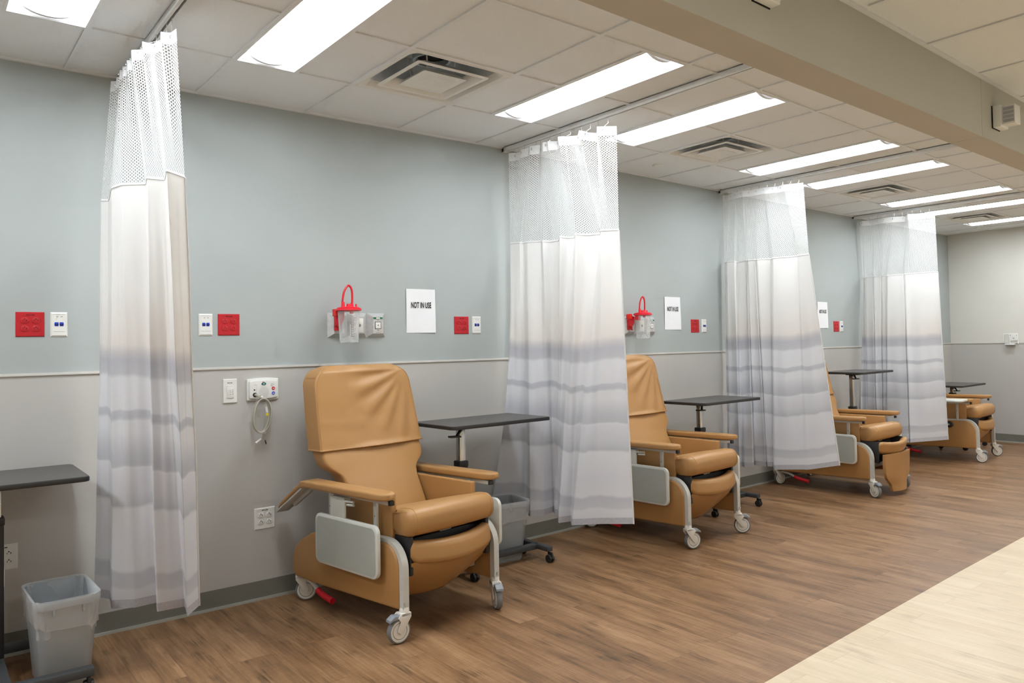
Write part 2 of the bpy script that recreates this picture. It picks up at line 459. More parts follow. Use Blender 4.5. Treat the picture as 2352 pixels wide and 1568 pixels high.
# corridor ceiling beyond the beam
bm.faces.new([bm.verts.new(p) for p in ((XL, YF, ZT), (XF, YF, ZT), (XF, -2.3, ZT), (XL, -2.72, ZT))])
struct('ceiling', bm, 'tile')
bm = BM()
def bar(x0, y0, x1, y1, w=.024, warp=True):
    w2 = w/2
    q = [(x0-w2, y0), (x0+w2, y0), (x1+w2, y1), (x1-w2, y1)] if abs(x0-x1) < 1e-6 else [(x0, y0-w2), (x1, y0-w2), (x1, y1+w2), (x0, y1+w2)]
    pts = [W(*p) if warp else p for p in q]
    prism(bm, pts, 'z', H-(.0012 if abs(x0-x1) < 1e-6 else .0006), H+(.014 if abs(x0-x1) < 1e-6 else .0146), 0, 0)
    # thin dark strip painting the shadow line along the bar, at the tile edge
    e = .002
    if abs(x0-x1) < 1e-6: g = [(x0+w2, y0), (x0+w2+e, y0), (x1+w2+e, y1), (x1+w2, y1)]
    else: g = [(x0, y0+w2), (x1, y0+w2), (x1, y1+w2+e), (x0, y1+w2+e)]
    prism(bm, [W(*p) if warp else p for p in g], 'z', H+(.0045 if abs(x0-x1) < 1e-6 else .0049), H+.012, 0, 1)
def segx(a, b, y):
    if a < -1e-6 and b > 1e-6: bar(a, y, 0, y); bar(0, y, b, y)
    else: bar(a, y, b, y)
gx = [G0+T*n for n in range(-9, 13)]
for x in gx:
    if x > 7.5: continue
    bar(x, -2.47, x, 0)
for a, b in light_cells:
    for x in (a, b):
        if min(abs(x-g) for g in gx) > .02: bar(x, -1.8106, x, -.5914)
for j in (1, 2, 3):
    y = ROW[j]; x = XL
    cuts = sorted(light_cells) if j == 2 else []
    for a, b in cuts:
        segx(x, a, y); x = b
    segx(x, 7.4, y)
def gapless(x0, y0, x1, y1): bar(x0, y0, x1, y1)
for n in range(-10, 13):
    x = .46+.6096*n
    if -5.9 < x < 7.3: bar(x, -7.1, x, -2.64+.028*(x-.6)/1.053-.02)
for y in (-3.26, -3.87, -4.48, -5.09, -5.7): segx(XL, 7.4, y)
struct('trim_4', bm, ['tbar', 'gap'])
bm = BM()
for f in (0,):
    P = [(XL, beamY(XL)-.022), (XF, beamY(XF)-.022), (XF, beamY(XF)), (XL, beamY(XL))]
    prism(bm, P, 'z', H-.003, H+.02)
struct('trim_5', bm, 'tbar')

# ------------------------------------------------------------------ ceiling lights
def make_light():
    r = thing('ceiling_light', '', 'ceiling light', group='recessed strip lights in the ward ceiling')
    hx, hy = .1525, .6096
    bm = BM()      # recessed pan with sloping inner walls
    o_ = [(-hx+.012, -hy+.012), (hx-.012, -hy+.012), (hx-.012, hy-.012), (-hx+.012, hy-.012)]
    i_ = [(-hx+.03, -hy+.03), (hx-.03, -hy+.03), (hx-.03, hy-.03), (-hx+.03, hy-.03)]
    loops = [[(x, y, .002) for x, y in o_], [(x, y, .055) for x, y in i_]]
    loft(bm, loops, (False, True))
    obj('light_housing', bm, 'pan', r)
    bm = BM()
    for (x0, x1, y0, y1) in ((-hx, hx, -hy, -hy+.013), (-hx, hx, hy-.013, hy), (-hx, -hx+.013, -hy, hy), (hx-.013, hx, -hy, hy)):
        box(bm, x0, x1, y0, y1, -.002, .012)
    obj('light_trim', bm, 'tbar', r)
    bm = BM()      # bowed lens
    n = 12; loops = []
    for i in range(n+1):
        a = PI*i/n; x = -math.cos(a)*.105; z = .05-.046*math.sin(a)
        loops.append([(x, -.556, z), (x, .556, z)])
    loft(bm, loops, (False, False), False)
    obj('diffuser', bm, 'lens', r)
    for s in (-1, 1):
        bm = BM()
        pts = [(-.108*math.cos(PI*i/n), .055-.057*math.sin(PI*i/n)) for i in range(n+1)]+[(.108, .058), (-.108, .058)]
        prism(bm, pts, 'y', min(s*.557, s*.577), max(s*.557, s*.577), 0, 0)
        obj('end_cap', bm, 'cap_grey', r)
    return r
proto = make_light()
ll = {-1: 'clipped strip light in the ceiling corner left of the first curtain'}
lab = ['strip light cut off by the top edge right of the first white curtain', 'strip light just left of the second curtain track',
       'strip light meeting the top corner of the second curtain', 'strip light just left of the third curtain track, past the second vent',
       'strip light meeting the top corner of the third curtain', 'strip light just left of the fourth curtain track, past the third vent',
       'strip light meeting the top corner of the fourth curtain', 'farthest short-looking strip light beside the cream end wall']
vis = [c for c in sorted(light_cells) if c[0] > -3.2]
labs = ['strip light clipped by the top left corner of the photo, left of the first curtain']+lab
used = False
for (a, b), L in zip(vis, labs):
    cx, cy = (a+b)/2, -1.2010
    X, Y = W(cx, cy); k = max(0, cx)
    if not used:
        proto.location = (X, Y, H); proto['label'] = L; used = True
    else:
        dup(proto, (X, Y, H), 0, L, scale=(1.053 if cx > 0 else 1, 1-.0145*k, 1))

# ------------------------------------------------------------------ ceiling vents
def make_vent():
    r = thing('ceiling_vent', '', 'air vent', group='square air diffusers in the ward ceiling')
    h = .3048
    def ring(bm, a, za, b, zb, rad=.02, n=5, mi=0):
        A = [(x, y, za) for x, y in rrect(-a, a, -a, a, rad, n)]; B = [(x, y, zb) for x, y in rrect(-b, b, -b, b, rad, n)]
        loft(bm, [A, B], (False, False), True, mi)
    bm = BM()
    A = [(x, y, .0) for x, y in rrect(-h+.006, h-.006, -h+.006, h-.006, .004, 5)]
    B = [(x, y, -.004) for x, y in rrect(-h+.012, h-.012, -h+.012, h-.012, .01, 5)]
    D = [(x, y, .002) for x, y in rrect(-.272, .272, -.272, .272, .05, 5)]
    E_ = [(x, y, .03) for x, y in rrect(-.25, .25, -.25, .25, .05, 5)]
    loft(bm, [A, B, D, E_], (False, False))
    obj('vent_frame', bm, 'white_metal', r)
    bm = BM()
    D = [(x, y, .03) for x, y in rrect(-.25, .25, -.25, .25, .05, 5)]
    E_ = [(x, y, .15) for x, y in rrect(-.15, .15, -.15, .15, .07, 5)]
    loft(bm, [D, E_], (False, True))
    lathe(bm, [(.10, .129), (.10, .10), (.085, .10), (.085, .128)], (0, 0, 0), n=24, mi=0)
    lathe(bm, [(.084, .1275), (.001, .1272)], (0, 0, 0), n=24, mi=1)
    obj('plenum', bm, ['vent_in', 'dark'], r)
    bm = BM(); ring(bm, .212, -.006, .209, -.010, .012); ring(bm, .209, -.010, .190, -.010, .012); ring(bm, .190, -.010, .150, .026, .012); ring(bm, .150, .026, .148, .030, .012); ring(bm, .148, .030, .212, -.006, .012)
    obj('cone', bm, 'white_metal', r)
    bm = BM()
    A = [(x, y, -.012) for x, y in rrect(-.128, .128, -.128, .128, .008, 4)]
    B = [(x, y, -.015) for x, y in rrect(-.09, .09, -.09, .09, .006, 4)]
    D = [(x, y, .004) for x, y in rrect(-.02, .02, -.02, .02, .006, 4)]
    E_ = [(x, y, .012) for x, y in rrect(-.105, .105, -.105, .105, .01, 4)]
    loft(bm, [E_, A, B, D], (True, True))
    obj('centre_plate', bm, 'white_metal', r, angle=12)
    for a in range(4):
        bm = BM()
        q = a*PI/2+PI/4; c, s = math.cos(q), math.sin(q)
        rod(bm, (.11*c, .11*s, .02), (.13*c, .13*s, .14), .0035, 6)
        obj('hanger', bm, 'white_metal', r)
    return r
vp = make_vent(); used = False
vl = ['square air vent nearest the camera, between the first two curtains', 'square air vent between the second and third curtains',
      'square air vent between the third and fourth curtains', 'farthest square air vent, beyond the fourth curtain']
for (a, b), L in zip([c for c in sorted(vent_cells) if c[0] > -2], vl):
    cx, cy = (a+b)/2, -.8962; X, Y = W(cx, cy); k = max(0, cx)
    if not used: vp.location = (X, Y, H); vp['label'] = L; used = True
    else: dup(vp, (X, Y, H), 0, L, scale=(1.05, 1-.0145*k, 1))
# concealed sprinkler cover
bm = BM(); lathe(bm, [(.001, -.012), (.036, -.012), (.04, -.008), (.04, 0), (.001, .002)], (0, 0, 0), n=28)
o = obj('sprinkler_cover', bm, 'white_metal'); o.location = (1.305, -.275, H+.006)
tag(o, 'small round white sprinkler cover on the ceiling right of the second curtain', 'sprinkler')

# ------------------------------------------------------------------ curtain tracks
tl = ['ceiling curtain track the first bunched curtain hangs from', 'ceiling curtain track above the second curtain',
      'ceiling curtain track above the third curtain', 'ceiling curtain track above the fourth curtain']
for k, L in enumerate(tl):
    x = -4*T+4*T*k
    bm = BM()
    a = W(x, -.004); b = W(x, -2.46)
    for (u0, u1, z0, z1, mi) in ((-.019, -.005, H-.026, H, 0), (.005, .019, H-.026, H, 0), (-.017, .017, H-.006, H, 0), (-.004, .004, H-.0105, H-.006, 1)):
        prism(bm, [(a[0]+u0, a[1]), (a[0]+u1, a[1]), (b[0]+u1, b[1]), (b[0]+u0, b[1])], 'z', z0, z1, 0, mi)
    r = thing('curtain_track', 'white '+L, 'curtain track', (0, 0, 0), 0, 'ceiling curtain tracks')
    obj('rail_channel', bm, ['track', 'dark'], r)
    bm = BM(); box(bm, a[0]-.019, a[0]+.019, a[1]-.022, a[1]+.0, H-.028, H, .001); obj('end_stop', bm, 'white_metal', r)

# ------------------------------------------------------------------ curtains
def resample(path, S, n):
    """path: list of 3-tuples with stations S (0..1) -> n points, lightly rounded"""
    out = []
    for i in range(n):
        s = i/(n-1)
        k = 0
        while k < len(S)-2 and s > S[k+1]: k += 1
        f = (s-S[k])/max(1e-9, S[k+1]-S[k]); f = min(1, max(0, f))
        out.append(Vector(path[k])*(1-f)+Vector(path[k+1])*f)
    for _ in range(2):
        out = [out[0]]+[(out[i-1]+2*out[i]+out[i+1])/4 for i in range(1, n-1)]+[out[-1]]
    return out
def make_curtain(name_label, top, seam, hem, St=None, Ss=None, Sh=None, rx=0.0, seed=1, flare=0.0):
    n = 260
    def stat(p, s):
        if s: return s
        d = [0]
        for a, b in zip(p, p[1:]): d.append(d[-1]+max(.012, (Vector(a)-Vector(b)).length))
        return [v/d[-1] for v in d]
    A = resample(top, stat(top, St), n); B = resample(seam, stat(seam, Ss), n); D = resample(hem, stat(hem, Sh), n)
    # developed width for the cloth pattern
    u = [0]
    for i in range(1, n):
        u.append(u[-1]+max((A[i]-A[i-1]).xy.length, (B[i]-B[i-1]).xy.length, (D[i]-D[i-1]).xy.length)*1.05)
    rnd = random.Random(seed)
    ph = [rnd.uniform(0, 6.28) for _ in range(6)]
    def pos(i, t):  # t 0 top .. 1 seam .. 2 hem
        if t <= 1: p = A[i]*(1-t)+B[i]*t
        else:
            q = t-1; s = i/(n-1)
            qe = q+(q**2.4-q)*max(0, 1-s/.25)*flare
            p = B[i]*(1-qe)+D[i]*qe; p.z = B[i].z*(1-q)+D[i].z*q
            bend = math.sin(PI*min(1, q*1.02))
            w = .006*bend*math.sin(s*31+ph[0]+1.5*q)+.004*bend*math.sin(s*57+ph[1]-2*q)+.0035*math.sin(q*13+s*22+ph[2])*bend
            p = p+Vector((w*.75, w*.65, 0))
        return p
    def sheet(name, t0, t1, rows, mat, parent, v0, v1):
        bm = BM(); uvl = bm.loops.layers.uv.new('UVMap')
        g = []
        for r in range(rows+1):
            t = t0+(t1-t0)*r/rows
            g.append([bm.verts.new(pos(i, t)) for i in range(n)])
        for r in range(rows):
            for i in range(n-1):
                f = bm.faces.new((g[r][i], g[r][i+1], g[r+1][i+1], g[r+1][i]))
                va = v0+(v1-v0)*r/rows; vb = v0+(v1-v0)*(r+1)/rows
                for lp, uvv in zip(f.loops, ((u[i], va), (u[i+1], va), (u[i+1], vb), (u[i], vb))): lp[uvl].uv = uvv
        me = bpy.data.meshes.new(name); bm.to_mesh(me); bm.free(); me.materials.append(M[mat]); me.shade_smooth()
        o = bpy.data.objects.new(name, me); C.objects.link(o); o.parent = parent; return o
    r = thing('privacy_curtain', name_label, 'curtain', (0, 0, 0), 0, 'hospital privacy curtains')
    hz = .055/.62
    sheet('header_band', 0, hz, 3, 'header', r, 2.66, 2.605)
    sheet('mesh_panel', hz, .985, 26, 'mesh', r, 2.605, 2.06)
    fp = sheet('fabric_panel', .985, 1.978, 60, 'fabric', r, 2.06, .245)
    sheet('hem_band', 1.978, 2, 3, 'hem', fp, .245, .205)
    # side hem, a narrow ridge of turned cloth on the free edge
    bm = BM(); tube(bm, [pos(n-1, 1+q/40) for q in range(41)], .004, 6); obj('side_hem', bm, 'header', fp)
    bm = BM(); tube(bm, [pos(i, 1) for i in range(0, n, 2)]+[pos(n-1, 1)], .0025, 5); obj('seam_tape', bm, 'header', r)
    # hooks
    for k in range(11):
        i = min(n-2, int((k+.35)/11*n)); p = pos(i, .012)
        bm = BM(); tx = rx+ (p.x-rx)*.15
        tube(bm, [(p.x, p.y, p.z-.012), (p.x+.004, p.y, p.z+.004), (tx, p.y, (p.z+H-.0265)/2), (tx, p.y, H-.0265)], .0016, 5)
        tube(bm, [(p.x+.006*math.cos(a*PI/4), p.y-.003, p.z-.014+.006*math.sin(a*PI/4)) for a in range(8)], .0014, 5, closed=True)
        obj('curtain_hook', bm, 'chrome', r)
    return r

c1top=[(-2.505,-.131,2.69),(-2.485,-.155,2.688),(-2.497,-.215,2.687),(-2.487,-.233,2.685),(-2.507,-.337,2.684),(-2.498,-.349,2.682),(-2.507,-.402,2.681),(-2.493,-.421,2.679),(-2.511,-.506,2.677),(-2.496,-.525,2.676),(-2.523,-.653,2.674),(-2.488,-.69,2.673),(-2.51,-.788,2.671),(-2.466,-.792,2.669),(-2.466,-.805,2.668),(-2.456,-.864,2.666),(-2.477,-.95,2.665),(-2.444,-.966,2.663),(-2.441,-.985,2.662),(-2.437,-1.03,2.66)]
c1seam=[(-2.563,-.206,2.09),(-2.541,-.26,2.083),(-2.594,-.611,2.075),(-2.583,-.75,2.067),(-2.513,-.853,2.06),(-2.544,-1.011,2.052),(-2.489,-1.05,2.045),(-2.531,-1.25,2.037),(-2.456,-1.206,2.03)]
c1hem=[(-2.575,-.062,.21),(-2.527,-.146,.21),(-2.55,-.325,.215),(-2.462,-.379,.215),(-2.376,-.389,.22),(-2.404,-.524,.22),(-2.295,-.53,.22),(-2.311,-.658,.215),(-2.241,-.593,.23)]
c2top=[(-.03,-.094,2.695),(.003,-.139,2.693),(-.008,-.155,2.692),(-.006,-.193,2.69),(-.037,-.232,2.688),(-.032,-.32,2.686),(-.057,-.352,2.685),(-.024,-.424,2.683),(.009,-.386,2.681),(-.063,-.493,2.679),(-.044,-.514,2.678),(-.062,-.536,2.676),(-.01,-.579,2.674),(-.088,-.668,2.672),(-.06,-.705,2.671),(-.058,-.704,2.669),(-.017,-.77,2.667),(-.026,-.783,2.665),(-.096,-.869,2.664),(-.042,-.883,2.662),(-.028,-.876,2.66),(.019,-.905,2.658),(-.08,-1.006,2.657),(.004,-1.087,2.655)]
c2seam=[(-.022,-.083,2.07),(-.01,-.175,2.066),(-.002,-.237,2.063),(.035,-.342,2.059),(.013,-.385,2.055),(.075,-.478,2.052),(-.066,-.641,2.048),(.027,-.68,2.045),(-.083,-.802,2.041),(.02,-.916,2.037),(-.088,-1.028,2.034),(-.038,-1.127,2.03)]
c2hem=[(-.20,-.04,.27),(.03,-.11,.25),(-.04,-.26,.235),(.057,-.297,.235),(.148,-.287,.24),(.102,-.352,.24),(.109,-.375,.24),(-.022,-.526,.235),(.07,-.545,.235),(-.028,-.656,.245),(.027,-.862,.28),(.033,-1.127,.325)]
c2S=[0,.17,.2,.3,.37,.40,.48,.51,.61,.64,.83,1]
c1S=[0,.12,.15,.30,.45,.49,.70,.74,1]
c3S=[0,.09,.12,.22,.25,.33,.36,.44,.47,.55,.58,.78,.80,1]
c4S=[0,.13,.16,.27,.30,.39,.42,.48,.51,.67,.70,1]
def pocket(path, S, J, depth):
    # deepen the valley between two visible folds
    P = []; Q = []
    for i, (p, q) in enumerate(zip(path, S)):
        P.append(p); Q.append(q)
        if i in J:
            a, b = Vector(path[i]), Vector(path[i+1]); m = (a+b)/2
            d = Vector((m.x+3.2635, m.y+4.2055, 0)).normalized()
            k = depth
            while (m+d*k).y > wallY(m.x)-.03 and k > 0: k -= .005
            m = m+d*max(k, 0); P.append(tuple(m)); Q.append((S[i]+S[i+1])/2)
    return P, Q
c3top=[(2.582,.062,2.705),(2.591,.012,2.702),(2.516,-.126,2.698),(2.501,-.205,2.695),(2.519,-.259,2.692),(2.502,-.401,2.688),(2.503,-.443,2.685),(2.536,-.527,2.682),(2.503,-.61,2.678),(2.549,-.762,2.675)]
c3seam=[(2.581,.06,2.08),(2.506,-.005,2.078),(2.466,-.044,2.076),(2.475,-.128,2.074),(2.568,-.111,2.072),(2.463,-.258,2.07),(2.456,-.274,2.068),(2.457,-.351,2.067),(2.448,-.366,2.065),(2.483,-.479,2.063),(2.438,-.528,2.061),(2.471,-.742,2.059),(2.429,-.771,2.057),(2.377,-.895,2.055)]
c3hem=[(2.545,.055,.27),(2.55,.045,.27),(2.518,.006,.265),(2.432,-.155,.265),(2.477,-.167,.265),(2.511,-.244,.27),(2.563,-.222,.28),(2.561,-.332,.28),(2.567,-.339,.28),(2.575,-.39,.285),(2.515,-.434,.27),(2.52,-.72,.305),(2.52,-.745,.305),(2.534,-1.017,.37)]
c4top=[(5.222,.15,2.69),(5.106,.053,2.687),(5.144,-.027,2.684),(5.07,-.208,2.681),(5.076,-.299,2.679),(5.155,-.402,2.676),(5.007,-.492,2.673),(5.126,-.712,2.67)]
c4seam=[(5.28,.15,2.06),(5.22,.11,2.055),(5.19,.07,2.053),(5.165,-.02,2.052),(5.15,-.04,2.051),(5.14,-.12,2.05),(5.135,-.14,2.05),(5.13,-.185,2.05),(5.11,-.205,2.05),(5.125,-.37,2.05),(5.12,-.39,2.05),(5.122,-.726,2.05)]
c4hem=[(5.107,.15,.25),(5.184,.127,.25),(5.115,.063,.25),(5.087,-.04,.25),(5.092,-.045,.25),(5.136,-.091,.25),(5.14,-.096,.25),(5.163,-.12,.25),(5.082,-.166,.25),(5.047,-.417,.26),(5.035,-.426,.262),(5.243,-.724,.30)]
for lab_, top_, seam_, hem_, S_, J_, rx_, sd_ in (
    ('first privacy curtain, bunched narrow, left of the call station on the wall', c1top, c1seam, c1hem, c1S, (1, 4, 6), -2.438, 3),
    ('second privacy curtain, widest in view, white mesh top, beside the nearest recliner and bin', c2top, c2seam, c2hem, c2S, (1, 4, 6, 8), 0, 5),
    ('third privacy curtain, flaring at its free edge, between the second and third recliners', c3top, c3seam, c3hem, c3S, (1, 3, 5, 7, 9), 2.567, 8),
    ('fourth and farthest privacy curtain, in front of the last recliner', c4top, c4seam, c4hem, c4S, (1, 3, 5, 7, 9), 5.135, 11)):
    se, S1 = pocket(seam_, S_, J_, .045); he, S2 = pocket(hem_, S_, J_, .07)
    make_curtain(lab_, top_, se, he, None, S1, S2, rx=rx_, seed=sd_, flare=1.0 if rx_ == 0 else 0.0)

# ------------------------------------------------------------------ recliner
def puff_loop(hw, yf, yb, z0, n=48, r=.04, bulge=.0, tilt=0.0):
    """rounded-rectangle cross-section in x/y (front yf < back yb)"""
    pts = rrect(-hw, hw, yf, yb, min(r, hw*.9, (yb-yf)*.49), 6)
    out = []
    for x, y in pts:
        k = 1-(x/hw)**2
        out.append((x, y-(bulge*k if y < (yf+yb)/2 else 0)+0, z0))
    # densify straight runs
    dens = []
    for i in range(len(out)):
        a, b = Vector(out[i]), Vector(out[(i+1) % len(out)])
        m = {6: 16, 13: 3, 20: 30, 27: 3}.get(i, 1)
        for j in range(m): dens.append(a+(b-a)*j/m)
    L = []
    for p in dens:
        x = p.x; k = max(0, 1-(x/hw)**2)
        L.append(Vector((x, p.y-(bulge*k if p.y < (yf+yb)/2-.001 else 0), p.z)))
    return L
def interp(tab, v):
    for (a, b), (c, d) in zip(tab, tab[1:]):
        if v <= c: return b+(d-b)*max(0, (v-a))/(c-a)
    return tab[-1][1]
BY = [(.44, -.03), (.515, .0), (.72, .115), (.85, .178), (1.0, .215), (1.28, .27)]     # front surface of the back
BW = [(.44, .24), (.66, .247), (.69, .256), (.715, .275), (.74, .312), (.765, .333), (.80, .338), (.86, .335), (1.2, .318), (1.28, .312)]

def caster(parent, x, y, ang, brake, swivel_top=.148):
    """fork is the part; wheel, tyre and pedal are its sub-parts.  ang: direction in which the wheel trails"""
    c, s = math.cos(ang), math.sin(ang)
    Mx = Matrix.Translation((x, y, 0)) @ Matrix.Rotation(ang, 4, 'Z')     # local +x = trail direction, local y = axle
    R = .058; off = .032
    bm = BM()
    lathe(bm, [(.001, swivel_top+.012), (.02, swivel_top+.012), (.024, swivel_top), (.024, .132), (.001, .13)], (0, 0, 0), n=16)
    for sgn in (-1, 1):
        pts = [(-.024, .138), (.03, .138), (.046, .122), (.03, .102), (.012+off, .074), (off+.014, R), (off, R-.014), (off-.014, R), (-.006, .092), (-.024, .118)]
        prism(bm, pts, 'y', sgn*.019, sgn*.0245, .001)
    box(bm, -.024, .03, -.0245, .0245, .122, .14, .004)
    for f in bm.faces: pass
    bmesh.ops.transform(bm, matrix=Mx, verts=bm.verts)
    fk = obj('caster_fork', bm, 'hub', parent)
    bm = BM()
    lathe(bm, [(.001, -.0155), (.034, -.0155), (.037, -.012), (.041, -.015), (.049, -.0145), (.049, .0145), (.041, .015), (.037, .012), (.034, .0155), (.001, .0155)], (off, 0, R), 'y', 32)
    bmesh.ops.transform(bm, matrix=Mx, verts=bm.verts); obj('wheel', bm, 'hub', fk)
    bm = BM()
    lathe(bm, [(.0480, -.0130), (.0505, -.0155), (.056, -.012), (.058, 0), (.056, .012), (.0505, .0155), (.0480, .0130)], (off, 0, R), 'y', 32)
    bmesh.ops.transform(bm, matrix=Mx, verts=bm.verts); obj('tyre', bm, 'tyre', fk)
    if brake:
        bm = BM()
        prism(bm, [(.02, .128), (.06, .135), (.085, .118), (.088, .106), (.066, .112), (.04, .112), (.02, .112)], 'y', -.021, .021, .003)
        bmesh.ops.transform(bm, matrix=Mx, verts=bm.verts); obj('brake_pedal', bm, 'pedal', fk)
    return fk

def make_chair(label, loc, ang, open_leg=False, left_tray='down', casters=None, knob=False, wrinkle=1):
    r = thing('recliner_chair', label, 'recliner', loc, ang, 'tan clinical recliners along the wall')
    rnd = random.Random(wrinkle)
    # backrest
    bm = BM(); loops = []
    zs = [.44, .46, .5, .55, .6, .64, .66, .675, .69, .70, .715, .73, .745, .76, .775, .79, .81, .84, .87, .95, 1.05, 1.15, 1.22]
    for z in zs:
        yf = interp(BY, z); hw = interp(BW, z)-.004; sh = 1 if z > .45 else .93
        loops.append(puff_loop(hw*sh, yf, yf+.105, z, bulge=.014, r=.018))
    loft(bm, loops)
    obj('backrest', bm, 'vinyl', r, angle=50)
    # loose cover over the head end
    bm = BM(); loops = []
    zz = [.836+.012*i for i in range(0, 32)]+[1.215, 1.222, 1.23, 1.238, 1.246, 1.253, 1.259, 1.265, 1.27, 1.274, 1.277, 1.279]
    for z in zz:
        yf = interp(BY, z)-.008; hw = interp(BW, z)+.006; th = .125
        if z > 1.165:
            q = (z-1.165)/.115; q = min(q, .999)
            hw = hw-.125*(1-math.sqrt(1-q*q)); th_ = th*(1-.55*max(0, q-.7)/.3); yf = yf+(th-th_)*.35; th = th_
        L = puff_loop(hw, yf, yf+th, z, bulge=.016, r=.009)
        out = []
        for p in L:
            d = 0
            if p.y < yf+.02:
                # diagonal drag folds running up to the far top corner
                a = (p.x-.30)*.75; b = (p.z-1.27)
                dist = math.hypot(p.x-.30, p.z-1.26)
                th0 = math.atan2(1.26-p.z, .30-p.x)
                d = .0075*math.sin(th0*19+wrinkle+2.5*dist)*math.exp(-((dist-.27)/.16)**2)*(1 if p.x > -.25 else .3)
                d += .004*math.sin(p.z*60+p.x*7+wrinkle)*math.exp(-((p.x+.1)/.3)**2)*(1.2-p.z)
                if p.z < .86: d += .012*(.86-p.z)/.024*math.exp(-((p.x-.05)/.18)**2)
            elif p.y > yf+.1: d = 0
            else: d = .002*math.sin(p.z*70+wrinkle)
            out.append(Vector((p.x, p.y-d, p.z)))
        loops.append(out)
    loft(bm, loops, (False, True))
    hc = obj('headrest_cover', bm, 'vinyl', r, angle=60)
    bm = BM()
    L = [Vector((p.x*1.003, p.y-.001, .838)) for p in loops[0]]
    tube(bm, L, .0045, 6, closed=True)
    obj('cover_hem', bm, 'vinyl', hc)
    for s in (-1, 1):
        bm = BM(); tube(bm, [(max(L, key=lambda p: s*p.x-4*p.y)) for L in loops[:-4]], .0024, 6); obj('cover_seam', bm, 'vinyl', hc)
    # seat cushion
    bm = BM(); loops = []
    base = rrect(-.49, .04, .475, .602, .055, 7)
    dens = []
    for i in range(len(base)):
        a, b = Vector(base[i]), Vector(base[(i+1) % len(base)])
        m = 10 if (b-a).length > .2 else (3 if (b-a).length > .02 else 1)
        for j in range(m): dens.append(a+(b-a)*j/m)
    N = 28
    for i in range(N+1):
        t = -1+2*i/N; x = .287*t
        k = 1-abs(t)**6; e = .012*(1-k)*1.0
        rd = max(0, abs(t)-.94)/.06
        sh = 1-.16*rd*rd
        L = []
        for y, z in dens:
            yy = -.225+(y+.225)*sh; zc = .5385; z2 = zc+(z-zc)*(1-.2*rd*rd)
            z2 += .012*(1-t*t) if z > zc else 0
            z2 -= .095*max(0, min(1, (yy+.40)/.40)) if z > .5 else .03*max(0, min(1, (yy+.40)/.40))
            fr = .02*(1-t*t) if y < -.35 else 0
            xx = x
            if yy > -.36: xx = max(-.252, min(.252, x)) if yy > -.33 else x*(1-(1-.252/.287)*(yy+.36)/.03)
            L.append((xx, yy-fr, z2))
        loops.append(L)
    loft(bm, loops)
    st = obj('seat_cushion', bm, 'vinyl', r, angle=60)
    for s in (-1, 1):
        bm = BM()
        pts = [loops[2 if s < 0 else N-2][i] for i in range(len(dens)) if dens[i].x < -.34]
        pts = sorted(pts, key=lambda p: math.atan2(p[2]-.5385, -(p[1]+.38)))
        tube(bm, [(p[0]*1.004, p[1], p[2]) for p in pts], .0022, 5)
        obj('piping', bm, 'vinyl', st)
    # mechanism under the seat
    bm = BM()
    box(bm, -.25, .25, -.40, .05, .38, .45, .006)
    for s in (-1, 1):
        box(bm, s*.255-.012, s*.255+.012, -.455 if not open_leg else -.5, -.1, .29, .475, .006)
        prism(bm, [(-.44, .30), (-.30, .22), (-.12, .30), (-.12, .42), (-.44, .42)], 'x', s*.2-.01, s*.2+.01, .004)
    box(bm, -.2, .2, -.3, -.1, .24, .40, .01)
    obj('mechanism', bm, 'black', r)
    bm = BM(); box(bm, -.03, .045, -.405, -.399, .452, .472); obj('care_label', bm, 'label_white', r)
    # leg rest
    dy = -.055 if open_leg else 0; dz = .02 if open_leg else 0
    bm = BM(); loops = []
    prof = rrect(-.034, .034, -.052, .052, .03, 6); N = 26
    for i in range(N+1):
        t = -1+2*i/N; x = .268*t+.006; k = 1-t*t
        rd = max(0, abs(t)-.9)/.1; sc = 1-.45*rd*rd
        cy = -.437-.052*k+dy*(1); cz = .405-.022*k+dz
        tl = .35 if open_leg else .12
        loops.append([(x, cy+a*sc-b*tl*sc*(-1 if not open_leg else 1)*1.0, cz+b*sc*(1+.06*k)) for a, b in prof])
    loft(bm, loops)
    obj('leg_rest', bm, 'vinyl', r, angle=60)
    # foot board
    bm = BM(); rows = []
    if open_leg:
        tab = [(0, .262), (.25, .262), (.5, .25), (.64, .235), (.74, .19), (.82, .16), (.95, .15), (1, .14)]
        f = lambda v: (-.555+.02*v-.03*v*v, .365-.325*v)
    else:
        tab = [(0, .262), (.3, .252), (.5, .228), (.7, .195), (.85, .17), (.95, .15), (1, .135)]
        f = lambda v: (-.462+.175*v**1.25, .352-.215*v)
    N = 18; K = 16
    for j in range(N+1):
        v = j/N; hw = interp(tab, v); y, z = f(v); F = []
        for i in range(K+1):
            t = -1+2*i/K; b = .035*(1-t*t)
            F.append((hw*t, y-b, z+ (0 if j < N-1 else 0)))
        Bk = [(x, yy+.026, zz_) for x, yy, zz_ in F[::-1]]
        Bk = [(x*.985, yy, zz_) for x, yy, zz_ in Bk]
        rows.append(F+Bk)
    loft(bm, rows)
    obj('foot_board', bm, 'vinyl', r, angle=50)
    # side frames, panels
    for s in (-1, 1):
        bm = BM()
        path = [(s*.305, -.455, .15), (s*.305, -.455, .33)]
        for i in range(1, 10):
            a = PI/2*i/10; path.append((s*.305, -.34-.115*math.cos(a), .33+.118*math.sin(a)))
        path += [(s*.305, -.34, .448), (s*.305, .16, .435)]
        tube(bm, path, 0, sect=[(-.0155, -.018), (.0155, -.018), (.0155, .018), (-.0155, .018)], up=(s, 0, 0), mi=0)
        lathe(bm, [(.001, .0), (.009, .0), (.007, .004), (.001, .005)], (s*.309, -.4765, .18), 'y', 12)
        bev_ = obj('side_frame', bm, 'frame', r)
        bm = BM()
        pts = [(-.445, .15), (-.445, .335)]
